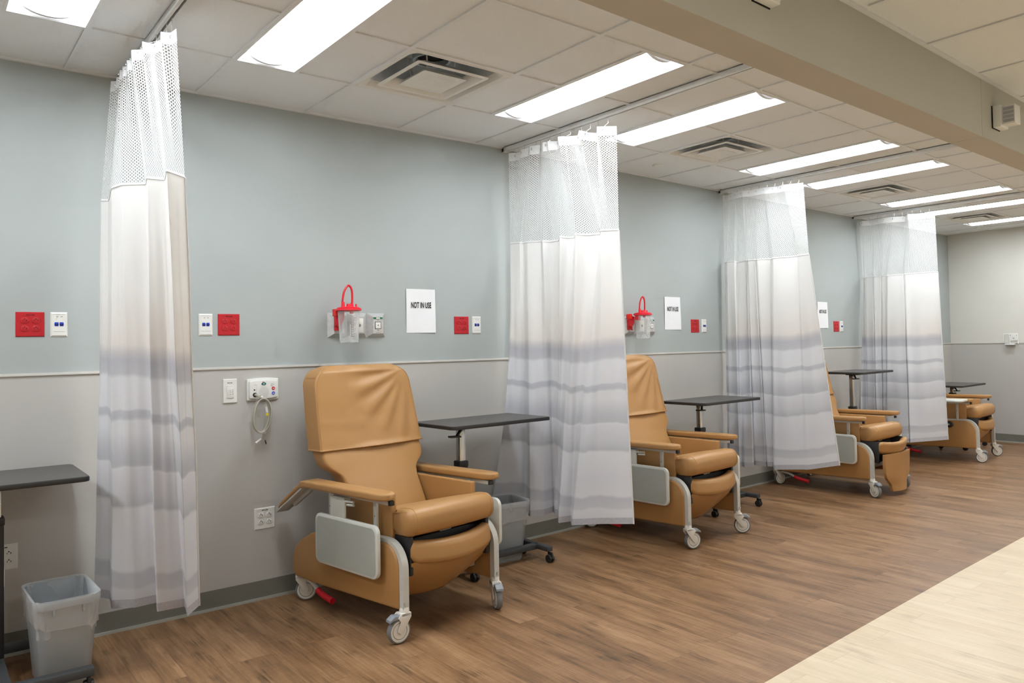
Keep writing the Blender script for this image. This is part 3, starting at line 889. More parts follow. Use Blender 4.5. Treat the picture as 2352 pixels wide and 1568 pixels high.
        for i in range(1, 8):
            a = PI/2*i/8; pts.append((-.34-.105*math.cos(a), .335+.112*math.sin(a)))
        pts += [(-.33, .447), (.05, .437), (.18, .425), (.29, .395), (.38, .35), (.44, .305), (.468, .25), (.472, .19), (.465, .155), (.44, .14), (.28, .135), (0, .14)]
        x0, x1 = (s*.293, s*.334)
        prism(bm, pts, 'x', min(x0, x1), max(x0, x1), .012, seg=3)
        obj('side_panel', bm, 'vinyl', r, angle=50)
        # inner upholstered panel below the arm
        bm = BM(); box(bm, s*.268-.015, s*.268+.015, -.345, .16, .40, .65, .008, seg=3); obj('inner_panel', bm, 'vinyl', r)
        # arm posts
        for y in (-.265, .115):
            bm = BM(); box(bm, s*.318-.008, s*.318+.008, y-.011, y+.011, .44, .645, .002)
            lathe(bm, [(.001, 0), (.004, 0), (.001, .002)], (s*.318+s*.008, y, .56), 'x', 8, mi=1)
            obj('arm_post', bm, ['frame', 'black'], r)
        bm = BM(); box(bm, s*.335-.014, s*.335+.014, -.40, .27, .632, .652, .002)
        rl = obj('arm_rail', bm, 'frame', r)
        bm = BM(); box(bm, s*.335-.0145, s*.335+.0145, -.416, -.40, .63, .653, .003); obj('end_plug', bm, 'black', rl)
        if s < 0 or True:
            # drop leaf support behind the arm
            bm = BM(); tube(bm, [(s*.335, .26, .638), (s*.335, .44, .528)], 0, sect=[(-.011, -.008), (.011, -.008), (.011, .008), (-.011, .008)], up=(s, 0, 0))
            prism(bm, [(.275, .648), (.535, .487), (.53, .48), (.27, .64)], 'x', s*.355-.04, s*.355+.04, .001)
            obj('arm_bracket', bm, 'frame', rl)
        # arm pad
        bm = BM(); loops = []
        cl = [(-.435, .676, .12), (-.43, .676, .5), (-.415, .675, .75), (-.39, .674, .92), (-.35, .673, 1), (-.2, .671, 1), (0, .669, 1), (.15, .668, 1), (.24, .668, 1), (.275, .662, 1), (.30, .648, .98), (.36, .612, .95), (.43, .568, .9), (.49, .53, .85), (.52, .51, .7), (.532, .503, .4)]
        for i, (y, z, k) in enumerate(cl):
            a = cl[max(0, i-1)]; b = cl[min(len(cl)-1, i+1)]
            d = Vector((0, b[0]-a[0], b[1]-a[1])).normalized(); up = Vector((0, -d.z, d.y))
            th = .019 if y < .3 else .013
            L = []
            for px, pz in rrect(-.05*max(k, .25), .05*max(k, .25), -th*(.55+.45*k), th*(.55+.45*k), .012*(.5+.5*k), 5):
                L.append(Vector((s*.352+px, y, z))+up*pz)
            loops.append(L)
        loft(bm, loops)
        obj('arm_pad', bm, 'vinyl', r, angle=60)
        # side tray
        if s < 0 and left_tray == 'up':
            bm = BM()
            prism(bm, rrect(-.665, -.402, -.40, .09, .05), 'z', .668, .682, .003, 0)
            prism(bm, rrect(-.672, -.395, -.407, .097, .056), 'z', .672, .690, .004, 1)
            ob = obj('side_tray', bm, ['tray', 'trayrim'], r)
            bm = BM(); box(bm, -.42, -.33, -.17, -.13, .625, .668, .004); box(bm, -.395, -.375, -.3, .03, .645, .668, .003)
            obj('tray_bracket', bm, 'trayrim', ob)
        else:
            y0, y1, z0, z1 = (-.357, .165, .278, .532) if s < 0 else (-.44, .09, .30, .555)
            xx = s*.372
            bm = BM()
            prism(bm, rrect(y0, y1, z0, z1, .04), 'x', xx-.011, xx+.011, .005, 1)
            prism(bm, rrect(y0+.012, y1-.012, z0+.012, z1-.012, .032), 'x', xx+s*.011-.0012, xx+s*.011+.0012, 0, 2)
            prism(bm, rrect(y0+.015, y1-.015, z0+.015, z1-.015, .030), 'x', xx+s*.012-.0012, xx+s*.012+.0012, 0, 0)
            if s > 0:
                for zc in (.38, .50):
                    box(bm, xx-.014, xx-.010, y0+.05, y0+.12, zc-.008, zc+.008, 0, 2)
            ob = obj('side_tray', bm, ['tray', 'trayrim', 'frame'], r)
            bm = BM()
            yb = -.09 if s < 0 else -.05
            box(bm, xx-.006, xx+.006, yb, yb+.125, z1-.012, .628, .003)
            box(bm, xx-.002 if s < 0 else xx-.04, xx+.04 if s < 0 else xx+.002, yb+.01, yb+.115, .612, .632, .003)
            tube(bm, [(xx+s*.004, yb-.005, .618), (xx+s*.004, yb-.075, .622), (xx+s*.004, yb-.075, .606), (xx+s*.004, yb-.02, .603)], .006, 8)
            obj('tray_bracket', bm, 'trayrim', ob)
    # cross bar and push bar
    bm = BM(); box(bm, -.295, .295, -.315, -.285, .195, .24, .003); obj('cross_bar', bm, 'frame', r)
    bm = BM(); tube(bm, [(-.27, .36, 1.1), (-.27, .40, 1.2), (-.255, .41, 1.225), (.255, .41, 1.225), (.27, .40, 1.2), (.27, .36, 1.1)], .012, 10)
    obj('push_bar', bm, 'black', r)
    # rear stems are carried by a rear axle bar
    bm = BM(); box(bm, -.315, .315, .425, .455, .148, .18, .004); obj('rear_bar', bm, 'frame', r)
    # foot brake lever with red grip
    bm = BM(); tube(bm, [(-.29, .40, .125), (-.30, .33, .118), (-.305, .285, .105), (-.308, .255, .09)], .011, 10)
    bl = obj('brake_lever', bm, 'hub', r)
    bm = BM(); tube(bm, [(-.307, .262, .094), (-.308, .235, .083), (-.310, .19, .073), (-.311, .128, .066), (-.311, .122, .0655)], .0165, 12)
    obj('grip', bm, 'redgrip', bl)
    if knob:
        bm = BM()
        lathe(bm, [(.001, 0), (.033, 0), (.036, -.008), (.034, -.02), (.028, -.024), (.001, -.024)], (-.334, -.19, .40), 'x', 24)
        k_ = obj('lock_knob', bm, 'black', r)
        bm = BM(); lathe(bm, [(.001, 0), (.012, 0), (.01, -.012), (.001, -.014)], (-.358, -.19, .40), 'x', 14); obj('knob_screw', bm, 'chrome', k_)
    ca = casters or {}
    for key, x, y, brake in (('fl', -.305, -.455, True), ('fr', .305, -.455, True), ('rl', -.305, .44, False), ('rr', .305, .44, False)):
        caster(r, x, y, ca.get(key, PI/2), brake)
    return r
D2 = math.radians
make_chair('tan recliner nearest the camera, with grey side tray and wrinkled headrest cover', (-1.217, -.546, 0), D2(9), casters={'fl': D2(172), 'fr': D2(-118), 'rl': D2(-30), 'rr': D2(-60)}, wrinkle=1)
make_chair('second tan recliner, half hidden by the second curtain', (1.057, -.43, 0), D2(4.5), casters={'fl': D2(-22), 'fr': D2(-55), 'rl': D2(-40), 'rr': D2(-50)}, wrinkle=2)
make_chair('third tan recliner, its foot board hanging down, half hidden by the third curtain', (3.556, -.426, 0), D2(3.6), open_leg=True, casters={'fl': D2(-112), 'fr': D2(-110), 'rl': D2(-25), 'rr': D2(0)}, wrinkle=3)
make_chair('farthest tan recliner, its back hidden by the fourth curtain, side tray folded up', (6.13, -.285, 0), D2(6), left_tray='up', knob=True, casters={'fl': D2(-75), 'fr': D2(-52), 'rl': D2(0), 'rr': D2(30)}, wrinkle=4)

# ------------------------------------------------------------------ overbed tables
def make_table(label, col, zt, top_c, top_s=(.78, .42), yaw=0, base='H', foot=.58):
    """col: column xy on floor; top_c: centre of top relative to column"""
    r = thing('overbed_table', label, 'overbed table', (col[0], col[1], 0), 0, 'black overbed tables on wheels')
    Mx = Matrix.Translation((top_c[0], top_c[1], 0)) @ Matrix.Rotation(yaw, 4, 'Z')
    a, b = top_s[0]/2, top_s[1]/2
    bm = BM()
    prism(bm, rrect(-a, a, -b, b, .028), 'z', zt-.022, zt-.001, .004, 0, Mx)
    prism(bm, rrect(-a+.006, a-.006, -b+.006, b-.006, .023), 'z', zt-.002, zt, 0, 1, Mx)
    obj('table_top', bm, ['edge', 'laminate'], r)
    bm = BM(); box(bm, -.03, .30, -.05, .05, zt-.036, zt-.022, .003); obj('top_support', bm, 'black', r)
    bm = BM(); tube(bm, [(-.01, -.03, zt-.034), (-.05, -.06, zt-.048), (-.085, -.085, zt-.064)], .008, 8)
    prism(bm, [(-.14, -.105), (-.075, -.12), (-.07, -.075), (-.135, -.065)], 'z', zt-.072, zt-.062, .003)
    obj('height_lever', bm, 'black', r)
    bm = BM(); box(bm, -.021, .021, -.021, .021, .60, zt-.034, .004); obj('inner_column', bm, 'chrome', r)
    bm = BM(); box(bm, -.03, .03, -.03, .03, .10, .665, .004); sl = obj('column_sleeve', bm, 'black', r)
    bm = BM(); box(bm, -.033, .033, -.033, .033, .655, .69, .006); obj('collar', bm, 'black', sl)
    bm = BM()
    if base == 'H':
        box(bm, -.02, foot, -.022, .022, .065, .10, .006)
        for x in (0, foot): box(bm, x-.022, x+.022, -.13, .17, .068, .10, .006)
        pts = [(0, -.12), (foot, -.12), (0, .155), (foot, .155)]
    else:
        box(bm, -.03, .03, -.37, .17, .068, .104, .006)
        for y in (-.355, .15): box(bm, -.02, .31, y-.024, y+.024, .066, .102, .006)
        pts = [(.29, -.355), (.29, .15), (0, -.36), (0, .16)]
    obj('base_frame', bm, 'basegrey', r)
    if base != 'H':
        bm = BM(); box(bm, .0295, .0312, -.027, .02, .40, .48, 0, 0)
        for i in range(6): box(bm, .0311, .0314, -.022+.006*i, -.0195+.006*i, .41, .47, 0, 1)
        obj('sticker', bm, ['label_white', 'grey_mark'], sl)
    for x, y in pts:
        bm = BM()
        for s in (-1, 1): lathe(bm, [(.001, s*.004), (.024, s*.004), (.026, s*.010), (.024, s*.018), (.001, s*.019)], (x, y-.005, .026), 'x', 20)
        box(bm, x-.006, x+.006, y-.03, y+.012, .026, .066, .004)
        cs = obj('caster', bm, 'black', r)
    return r
make_table('black overbed table cut off by the left edge, behind the grey bin', (-2.985, -.30), .85, (-.075, .03), (.80, .48), 0, 'C')
make_table('black overbed table between the nearest recliner and the second curtain', (-.675, -.40), .915, (.215, .07), (.78, .43), D2(3))
make_table('black overbed table between the second recliner and the third curtain', (1.675, -.33), .905, (.17, .01), (.80, .42), D2(3))
make_table('black overbed table raised high beside the third recliner and fourth curtain', (4.20, -.255), 1.04, (.18, .03), (.74, .42), D2(3))
make_table('farthest black overbed table, by the cream end wall behind the last recliner', (6.71, -.19), .787, (.17, .03), (.80, .42), D2(2))

# ------------------------------------------------------------------ waste bins
def make_bin(label, loc, rot, seed=1, h=.375):
    r = thing('waste_bin', label, 'waste bin', loc, rot, 'grey waste bins with clear liners')
    if seed == 1: r.scale = (.9, .96, 1)
    rnd = random.Random(seed)
    def loop(a, b, z, rad=.045, dx=0): return [(x, y, z) for x, y in rrect(-a, a, -b, b, rad, 6)]
    bm = BM()
    prof = [(.095, .135, .0), (.10, .142, .01), (.128, .178, h-.035), (.129, .179, h-.034), (.134, .186, h-.032), (.136, .188, h-.012), (.133, .185, h), (.127, .179, h-.002), (.124, .175, h-.03), (.097, .138, .012)]
    loft(bm, [loop(a, b, z, .04 if z < h-.05 else .05) for a, b, z in prof], (True, True))
    for x in (-.06, .06):
        box(bm, x-.004, x+.004, -.186, -.17, h-.06, h-.03, .001)
    obj('bin_body', bm, 'bin', r)
    # clear liner: drapes inside, over the rim, and hangs outside with a wavy edge
    bm = BM(); L = []
    n = len(loop(.1, .1, 0))
    specs = [(.118, .168, h-.15, .010), (.121, .171, h-.06, .006), (.128, .179, h+.003, .001), (.1375, .190, h+.004, .001), (.1385, .1905, h-.012, .001), (.134, .185, h-.045, .003), (.130, .180, h-.085, .004), (.127, .176, h-.115, .004)]
    ph = rnd.uniform(0, 6)
    for k, (a, b, z, amp) in enumerate(specs):
        row = []
        for i, (x, y, zz_) in enumerate(loop(a, b, z, .05)):
            w = amp*(math.sin(i*1.7+ph+k)+.6*math.sin(i*3.1+2*k+ph))
            d = Vector((x, y, 0)).normalized()
            if k >= 3: w = abs(w)
            zz2 = z+(.014*math.sin(i*.45+ph)+.006*math.sin(i*1.9) if k == len(specs)-1 else 0)
            row.append((x+d.x*w, y+d.y*w, zz2+(amp*.6*math.sin(i*2.3+k))))
        L.append(row)
    loft(bm, L, (False, False))
    obj('bin_liner', bm, 'liner', r, angle=80)
    return r
make_bin('grey waste bin with clear liner, at bottom left by the cut-off table', (-2.762, -.43, 0), D2(2), 1)
make_bin('grey waste bin with clear liner, behind the nearest recliner under the second curtain', (-.30, -.245, 0), D2(84), 2)

# ------------------------------------------------------------------ wall devices
def wplace(o, x, z, y=None):
    o.location = (x, wallY(x) if y is None else y, z)
    o.rotation_euler = (0, 0, SK if x > 0 else 0)
def plate(bm, w, h, d=.006, b=.004, mi=0):
    # bevelled cover plate standing on the wall (front = -y)
    A = [(-w/2, 0, -h/2), (w/2, 0, -h/2), (w/2, 0, h/2), (-w/2, 0, h/2)]
    B = [(x*(1-0/w), -.002, z) for x, y, z in A]
    Cc = [(math.copysign(w/2-b, x), -d, math.copysign(h/2-b, z)) for x, y, z in A]
    loft(bm, [A, B, Cc], (True, True), True, mi)
def receptacle(parent, x, z, body, slot):
    bm = BM(); r = .0165
    pts = []
    for i in range(28):
        a = 2*PI*i/28; px, pz = r*math.cos(a), r*math.sin(a)
        pts.append((x+px, z+max(-.0135, min(.0135, pz))))
    prism(bm, pts, 'y', -.0085, -.004, .0012, 0)
    box(bm, x-.0075, x-.0055, -.0089, -.0083, z-.004, z+.005, 0, 1)
    box(bm, x+.0055, x+.0075, -.0089, -.0083, z-.004, z+.005, 0, 1)
    box(bm, x+.0075, x+.0105, -.0089, -.0083, z-.0005, z+.0015, 0, 1)
    prism(bm, [(x+.003*math.cos(2*PI*i/10), z+.0075+.003*math.sin(2*PI*i/10)) for i in range(10)], 'y', -.0089, -.0083, 0, 1)
    return obj('receptacle', bm, [body, slot], parent)
def marks(bm, x, z, w, mi, y=-.0064):
    k = w/7
    for i, (a, b) in enumerate(((0, 1.2), (1.4, 2.4), (2.8, 3.8), (4.2, 4.6), (4.9, 5.9), (6.0, 7))):
        box(bm, x-w/2+a*k, x-w/2+b*k, y-.0002, y+.0004, z-.0025, z+.0025, 0, mi)
def quad_outlet(label, x, z, body, slot, group, hgt=.116, wid=.116):
    r = thing('power_outlet', label, 'power outlet', group=group)
    bm = BM(); plate(bm, wid, hgt); marks(bm, 0, hgt/2-.014, .034, 1)
    obj('cover_plate', bm, [body, slot], r)
    for px in (-.0225, .0225):
        for pz in (-.018, .020): receptacle(r, px, pz-.002, body, slot)
    wplace(r, x, z); return r
RG = 'red four-socket outlets on the blue wall'
quad_outlet('red four-socket outlet at the far left, left of the first curtain', -2.8265, 1.514, 'plate_red', 'slot_red', RG)
quad_outlet('red four-socket outlet just right of the first curtain', -1.910, 1.5135, 'plate_red', 'slot_red', RG)
quad_outlet('red four-socket outlet between the nearest paper sign and second curtain', -.383, 1.5115, 'plate_red', 'slot_red', RG)
quad_outlet('red four-socket outlet left of the third curtain', 2.151, 1.509, 'plate_red', 'slot_red', RG)
quad_outlet('red four-socket outlet left of the fourth curtain, farthest in view', 4.682, 1.507, 'plate_red', 'slot_red', RG)
def data_plate(label, x, z):
    r = thing('data_outlet', label, 'data outlet', group='white two-jack data plates on the blue wall')
    bm = BM(); plate(bm, .071, .117, .007, .007)
    for zz_ in (.042, -.040):
        box(bm, -.024, .024, -.0074, -.0066, zz_-.006, zz_+.006, .0, 0); box(bm, -.024, .024, -.0076, -.007, zz_+.0052, zz_+.0064, 0, 1)
    for q in (-.012, .006): box(bm, q, q+.009, -.0077, -.0072, .036, .0385, 0, 1)
    obj('cover_plate', bm, ['plate_white', 'grey_mark'], r)
    for px in (-.0105, .0105):
        bm = BM(); box(bm, px-.008, px+.008, -.0085, -.006, -.008, .011, .001, 0)
        prism(bm, [(px-.009, .004), (px+.009, .004), (px+.009, .000), (px+.004, -.006), (px-.004, -.006), (px-.009, .000)], 'y', -.0089, -.008, 0, 1)
        obj('data_jack', bm, ['jack_blue', 'jack_deep'], r)
    wplace(r, x, z); return r
data_plate('white two-jack data plate left of the first curtain', -2.7095, 1.5135)
data_plate('white two-jack data plate just right of the first curtain, above the small dimmer', -2.0315, 1.513)
data_plate('white two-jack data plate touching the left edge of the second curtain', -.2605, 1.5125)
data_plate('white two-jack data plate left of the third curtain', 2.281, 1.509)
data_plate('white two-jack data plate left of the fourth curtain', 4.799, 1.507)
quad_outlet('white four-socket outlet low on the wall, left of the nearest recliner', -1.723, .4425, 'plate_white', 'slot_dark', 'white four-socket outlets low on the wall', .118, .116)
quad_outlet('white four-socket outlet low at the left edge, behind the table post', -2.934, .449, 'plate_white', 'slot_dark', 'white four-socket outlets low on the wall', .118, .116)

# dimmer
r = thing('dimmer_switch', 'white wall dimmer with rows of small buttons, left of the wall phone unit', 'dimmer switch')
bm = BM(); plate(bm, .077, .131, .009, .003); marks(bm, -.002, .044, .026, 1, -.0092)
obj('cover_plate', bm, ['plate_white', 'grey_mark'], r)
bm = BM(); box(bm, -.019, .019, -.0125, -.008, -.038, .032, .001, 0)
for zz_ in (.026, .0005, -.009, -.020): box(bm, -.018, .017, -.0127, -.0124, zz_, zz_+.0006, 0, 1)
for zz_ in (.004, -.006, -.018):
    box(bm, .010, .014, -.0128, -.0124, zz_, zz_+.004, 0, 1); box(bm, -.003, .002, -.0128, -.0124, zz_, zz_+.002, 0, 1)
obj('button_panel', bm, ['plate_white', 'grey_mark'], r)
wplace(r, -1.9075, 1.1545)

# nurse call station
r = thing('nurse_call_station', 'white wall-mounted call station with speaker grille and coloured buttons', 'call station')
def hexa(w, h, d, bulge):
    out = []
    for t in range(11): q = -1+t/5; out.append((w/2*q, h/2+bulge*(1-q*q)))
    for t in range(11): q = 1-t/5; out.append((w/2*q, -h/2-bulge*(1-q*q)))
    return out
bm = BM(); prism(bm, hexa(.178, .116, 0, .006), 'y', -.013, 0, .004, 0, seg=3); obj('back_box', bm, 'plate_white', r)
bm = BM(); prism(bm, hexa(.158, .094, 0, .006), 'y', -.024, -.012, .005, 0, seg=3)
box(bm, -.054, -.036, -.0246, -.0239, .026, .0272, 0, 1); box(bm, .040, .060, -.0246, -.0239, .030, .0312, 0, 1)
for i in range(5): box(bm, -.042, -.0405, -.0246, -.0239, .018-.008*i, .0205-.008*i, 0, 1)
for (px, pz) in ((.042, .022), (.047, .023), (.054, .021), (.042, .017), (.047, .015)): box(bm, px, px+.003, -.0246, -.0239, pz, pz+.003, 0, 1)
box(bm, -.006, .000, -.0246, -.0239, .0395, .043, 0, 2); box(bm, .001, .008, -.0246, -.0239, .0395, .041, 0, 1)
lathe(bm, [(.001, -.0245), (.0042, -.0245), (.0042, -.0235), (.001, -.0235)], (-.051, 0, -.001), 'y', 14, mi=3)
obj('face_panel', bm, ['plate_white', 'grey_mark', 'red_btn', 'slot_dark'], r)
bm = BM()
for ring in range(1, 8):
    for i in range(ring*6):
        a = 2*PI*i/(ring*6); rr = ring*.0038
        px, pz = .002+rr*math.cos(a), -.014+rr*math.sin(a)
        prism(bm, [(px+.0008*math.cos(q*PI/2), pz+.0008*math.sin(q*PI/2)) for q in range(4)], 'y', -.0246, -.0238, 0, 0)
obj('speaker_grille', bm, 'grey_mark', r)
bm = BM(); prism(bm, [(.001+.0135*math.cos(2*PI*i/24), .031+.008*math.sin(2*PI*i/24)) for i in range(24)], 'y', -.026, -.0236, .001, 0)
box(bm, -.003, .005, -.0264, -.0259, .028, .033, 0, 1); obj('oval_button', bm, ['green_btn', 'plate_white'], r)
for nm, m_, pz in (('round_button', 'red_btn', .004), ('round_button', 'blue_btn', -.023)):
    bm = BM(); lathe(bm, [(.001, -.0262), (.0088, -.0262), (.0094, -.0236), (.001, -.0236)], (.055, 0, pz), 'y', 20)
    box(bm, .050, .060, -.0266, -.026, pz-.0025, pz+.0015, 0, 1); obj(nm, bm, [m_, 'plate_white'], r)
bm = BM(); lathe(bm, [(.0085, -.0262), (.012, -.0262), (.0125, -.0236), (.0085, -.0236)], (-.048, 0, -.028), 'y', 20); obj('cord_jack', bm, 'slot_dark', r)
wplace(r, -1.730, 1.155)
# call cord: coil hanging from the jack
r = thing('call_cord', 'coiled pale grey call cord hanging from the call station', 'cord')
bm = BM()
pts = [(-1.778, -.022, 1.127), (-1.776, -.045, 1.124), (-1.770, -.06, 1.118), (-1.755, -.06, 1.112)]
cx, cz = -1.7515, 1.014
turns = 3.25
for i in range(int(turns*28)):
    a = PI/2-2*PI*i/28; k = i/28
    rx = .050-.004*(k % 2)+.002*math.sin(k*4); rz = .096-.006*((k*1.3) % 1)
    sk = .012
    pts.append((cx+rx*math.cos(a)-sk*math.sin(a)*-1*.5, -.05+.012*math.sin(k*2.2), cz+rz*math.sin(a)))
pts += [(-1.735, -.045, .925), (-1.742, -.04, .895), (-1.752, -.04, .885)]
tube(bm, pts, .0042, 7); obj('cable', bm, 'cord', r)
bm = BM(); tube(bm, [(-1.752, -.04, .886), (-1.757, -.04, .882), (-1.778, -.04, .868), (-1.782, -.04, .865)], .006, 8); obj('plug', bm, 'plate_white', r)
bm = BM(); tube(bm, [(-1.777, -.026, 1.1275), (-1.772, -.045, 1.125), (-1.764, -.058, 1.119)], .0075, 10); obj('plug', bm, 'cord', r)
bm = BM(); tube(bm, [(-1.742, -.042, .89), (-1.735, -.042, .878), (-1.727, -.042, .862)], .0022, 6)
prism(bm, [(-1.735, .876), (-1.729, .878), (-1.723, .857), (-1.727, .853)], 'y', -.046, -.038, .001, 1); obj('clip', bm, ['cord', 'blackmetal'], r)
bm = BM(); tube(bm, [(-1.733, -.064, 1.06), (-1.727, -.064, 1.03)], .0065, 8, 0); box(bm, -1.734, -1.720, -.069, -.06, 1.012, 1.026, .002, 1); obj('tag', bm, ['label_white', 'yellow'], r)
for (x_, z_) in ((-1.752, 1.111), (-1.737, .922)):
    bm = BM(); lathe(bm, [(.009, -.005), (.0105, -.005), (.0105, .005), (.009, .005)], (x_, -.05, z_), 'x', 12)
    obj('cable_tie', bm, 'label_white', r)

# medical gas panels
def gas_panel(label, x, z, n=3):
    r = thing('gas_outlet_panel', label, 'gas outlet panel', group='brushed aluminium gas outlet panels')
    w = .1273; h = .147
    for k in range(n):
        cx = (k-1)*w
        bm = BM()
        A = [(cx-w/2+.001, 0, -h/2), (cx+w/2-.001, 0, -h/2), (cx+w/2-.001, 0, h/2), (cx-w/2+.001, 0, h/2)]
        B = [(cx-.034, -.032, -h/2+.023), (cx+.034, -.032, -h/2+.023), (cx+.034, -.032, h/2-.023), (cx-.034, -.032, h/2-.023)]
        B2 = [(px_, -.0325, pz_) for px_, _, pz_ in B]
        loft(bm, [A, B], (True, True)); bz = obj('bezel', bm, 'steel', r, angle=10)
        bm = BM()
        if k == 2:
            box(bm, cx-.031, cx+.031, -.034, -.0315, .037, .048, 0, 0); box(bm, cx-.013, cx+.012, -.0345, -.0335, .039, .046, 0, 1)
            box(bm, cx-.021, cx+.021, -.0338, -.0315, -.024, .020, .0, 2); box(bm, cx-.018, cx+.018, -.0345, -.0335, -.021, .017, .002, 1)
            prism(bm, [(cx+.003*math.cos(i*PI/6), -.001+.004*math.sin(i*PI/6)) for i in range(12)], 'y', -.035, -.034, 0, 2)
            for zz_ in (.031, -.032): prism(bm, [(cx+.003*math.cos(i*PI/5), zz_+.003*math.sin(i*PI/5)) for i in range(10)], 'y', -.0338, -.0318, 0, 3)
            box(bm, cx-.014, cx+.014, -.0335, -.0318, -.046, -.0445, 0, 3)
        else:
            box(bm, cx-.026, cx+.026, -.0345, -.0315, -.045, .04, .002, 1)
            prism(bm, [(cx+.010*math.cos(i*PI/8), -.002+.010*math.sin(i*PI/8)) for i in range(16)], 'y', -.0352, -.034, 0, 3)
            if k == 0: marks(bm, cx+.006, -.036, .02, 2, -.0347)
        obj('outlet_face', bm, ['green', 'plate_white', 'slot_dark', 'grey_mark'], bz)
    wplace(r, x, z); return r
gas_panel('brushed aluminium three-outlet gas panel on the wall above the nearest recliner', -1.148, 1.5115)
gas_panel('brushed aluminium gas panel on the wall above the second recliner', 1.40, 1.511)

def canister(label, x, y, zt, wallx):
    r = thing('hanging_suction_canister', label, 'suction canister', (0, 0, 0), 0, 'clear suction canisters with red lids')
    X, Y = x, y
    bm = BM(); zb = zt-.192
    lathe(bm, [(.052, zb), (.054, zb+.002), (.064, zt), (.0625, zt), (.0525, zb+.004), (.035, zb+.004), (.018, zb+.034), (.001, zb+.04), (.001, zb+.038), (.016, zb+.031), (.033, zb)], (X, Y, 0), n=36)
    obj('clear_jar', bm, 'clear', r)
    bm = BM()
    for i in range(14):
        a = -1.9+.0*i; z_ = zb+.03+i*.010; l = .014 if i % 3 else .024
        rr = .0545+.0095*(z_-zb)/.19
        p0 = (X+rr*math.cos(-1.75), Y+rr*math.sin(-1.75), z_); 
        p1 = (X+rr*math.cos(-1.75+l/rr), Y+rr*math.sin(-1.75+l/rr), z_)
        tube(bm, [p0, p1], .0009, 4)
    rr = .061
    box(bm, X-.022, X-.0205, Y-rr-.0005, Y-rr+.002, zb+.035, zb+.105)
    obj('scale_marks', bm, 'label_white', r)
    bm = BM()
    lathe(bm, [(.001, zt+.016), (.05, zt+.016), (.066, zt+.012), (.068, zt+.010), (.067, zt+.007), (.0745, zt+.005), (.0755, zt-.004), (.066, zt-.008), (.064, zt-.004), (.001, zt-.002)], (X, Y, 0), n=36)
    for dx, rad, hh in ((-.038, .012, .03), (.018, .010, .026), (.045, .006, .02), (0.0, .018, .02)):
        lathe(bm, [(.001, zt+.014+hh), (rad*.8, zt+.014+hh), (rad, zt+.012), (.001, zt+.012)], (X+dx, Y-.005, 0), n=14)
    lathe(bm, [(.001, zt-.002), (.012, zt-.002), (.011, zt-.022), (.001, zt-.024)], (X+.018, Y, 0), n=14)
    obj('lid', bm, 'red_plastic', r)
    bm = BM()
    ctrl = [(X-.042, Y-.005, zt+.02), (X-.040, Y-.005, zt+.06), (X-.030, Y-.005, zt+.105), (X-.006, Y-.005, zt+.140), (X+.012, Y-.005, zt+.130), (X+.020, Y-.005, zt+.10), (X+.020, Y-.005, zt+.05), (X+.018, Y-.005, zt+.025)]
    tube(bm, catmull(ctrl, 8), .0062, 10); obj('tube_loop', bm, 'redgrip', r)
    # wall slide that carries the jar
    bm = BM(); bx = wallx; wy = wallY(wallx)
    prism(bm, [(bx-.02, zt-.005), (bx+.035, zt-.015), (bx+.035, zt-.055), (bx+.02, zt-.085), (bx-.004, zt-.10), (bx-.016, zt-.09)], 'y', wy-.075, wy-.045, .003, 0)
    box(bm, bx-.022, bx-.002, wy-.085, wy-.035, zt-.035, zt+.006, .003, 1)
    box(bm, bx+.01, X-.03, Y-.006, Y+.02, zt-.045, zt-.012, .003, 0)
    box(bm, bx-.012, bx+.03, wy-.055, wy-.034, zt-.12, zt-.04, .002, 0)
    obj('holder', bm, ['redgrip', 'red_bright'], r)
    return r
canister('clear suction canister with red lid and tube, above the nearest recliner', -1.258, -.12, 1.598, -1.30)
canister('clear suction canister with red lid and tube, above the second recliner beside the curtain', 1.314, -.075, 1.596, 1.232)

# paper signs
def sign(label, x, z):
    r = thing('paper_sign', label, 'sign', group='printed paper signs taped to the blue wall')
    bm = BM(); n = 12; rows = []
    for j in range(n+1):
        row = []
        for i in range(9):
            u, v = i/8, j/n
            d = .003+.006*max(0, u-.8)*5*v*.6+.004*(1-v)*(1-u)*.5+.0015*math.sin(u*5+v*4)
            row.append((-.108+.216*u, -d, .1397-.2794*v))
        rows.append(row)
    loft(bm, rows, (False, False), False)
    obj('sheet', bm, 'paper', r)
    cu = bpy.data.curves.new('lettering', 'FONT'); cu.body = 'NOT IN USE'; cu.size = .052; cu.align_x = 'CENTER'; cu.offset = .0013; cu.space_character = 1.1; cu.space_word = .8
    to = bpy.data.objects.new('lettering', cu); C.objects.link(to)
    dg = bpy.context.evaluated_depsgraph_get(); me = bpy.data.meshes.new_from_object(to.evaluated_get(dg))
    bpy.data.objects.remove(to); me.materials.clear(); me.materials.append(M['ink'])
    xsv = [v.co.x for v in me.vertices]; w = max(xsv)-min(xsv); k = .150/w
    for v in me.vertices: v.co = Vector((v.co.x*k, 0, v.co.y*.98))
    t = bpy.data.objects.new('lettering', me); C.objects.link(t); t.parent = r; t.location = (-.0, -.0068, .020)
    wplace(r, x, z); return r
sign('white NOT IN USE paper sign nearest the camera, above the first overbed table', -.696, 1.603)
sign('white NOT IN USE paper sign left of the third curtain', 1.84, 1.6165)
sign('white NOT IN USE paper sign farthest away, left of the fourth curtain', 4.389, 1.629)

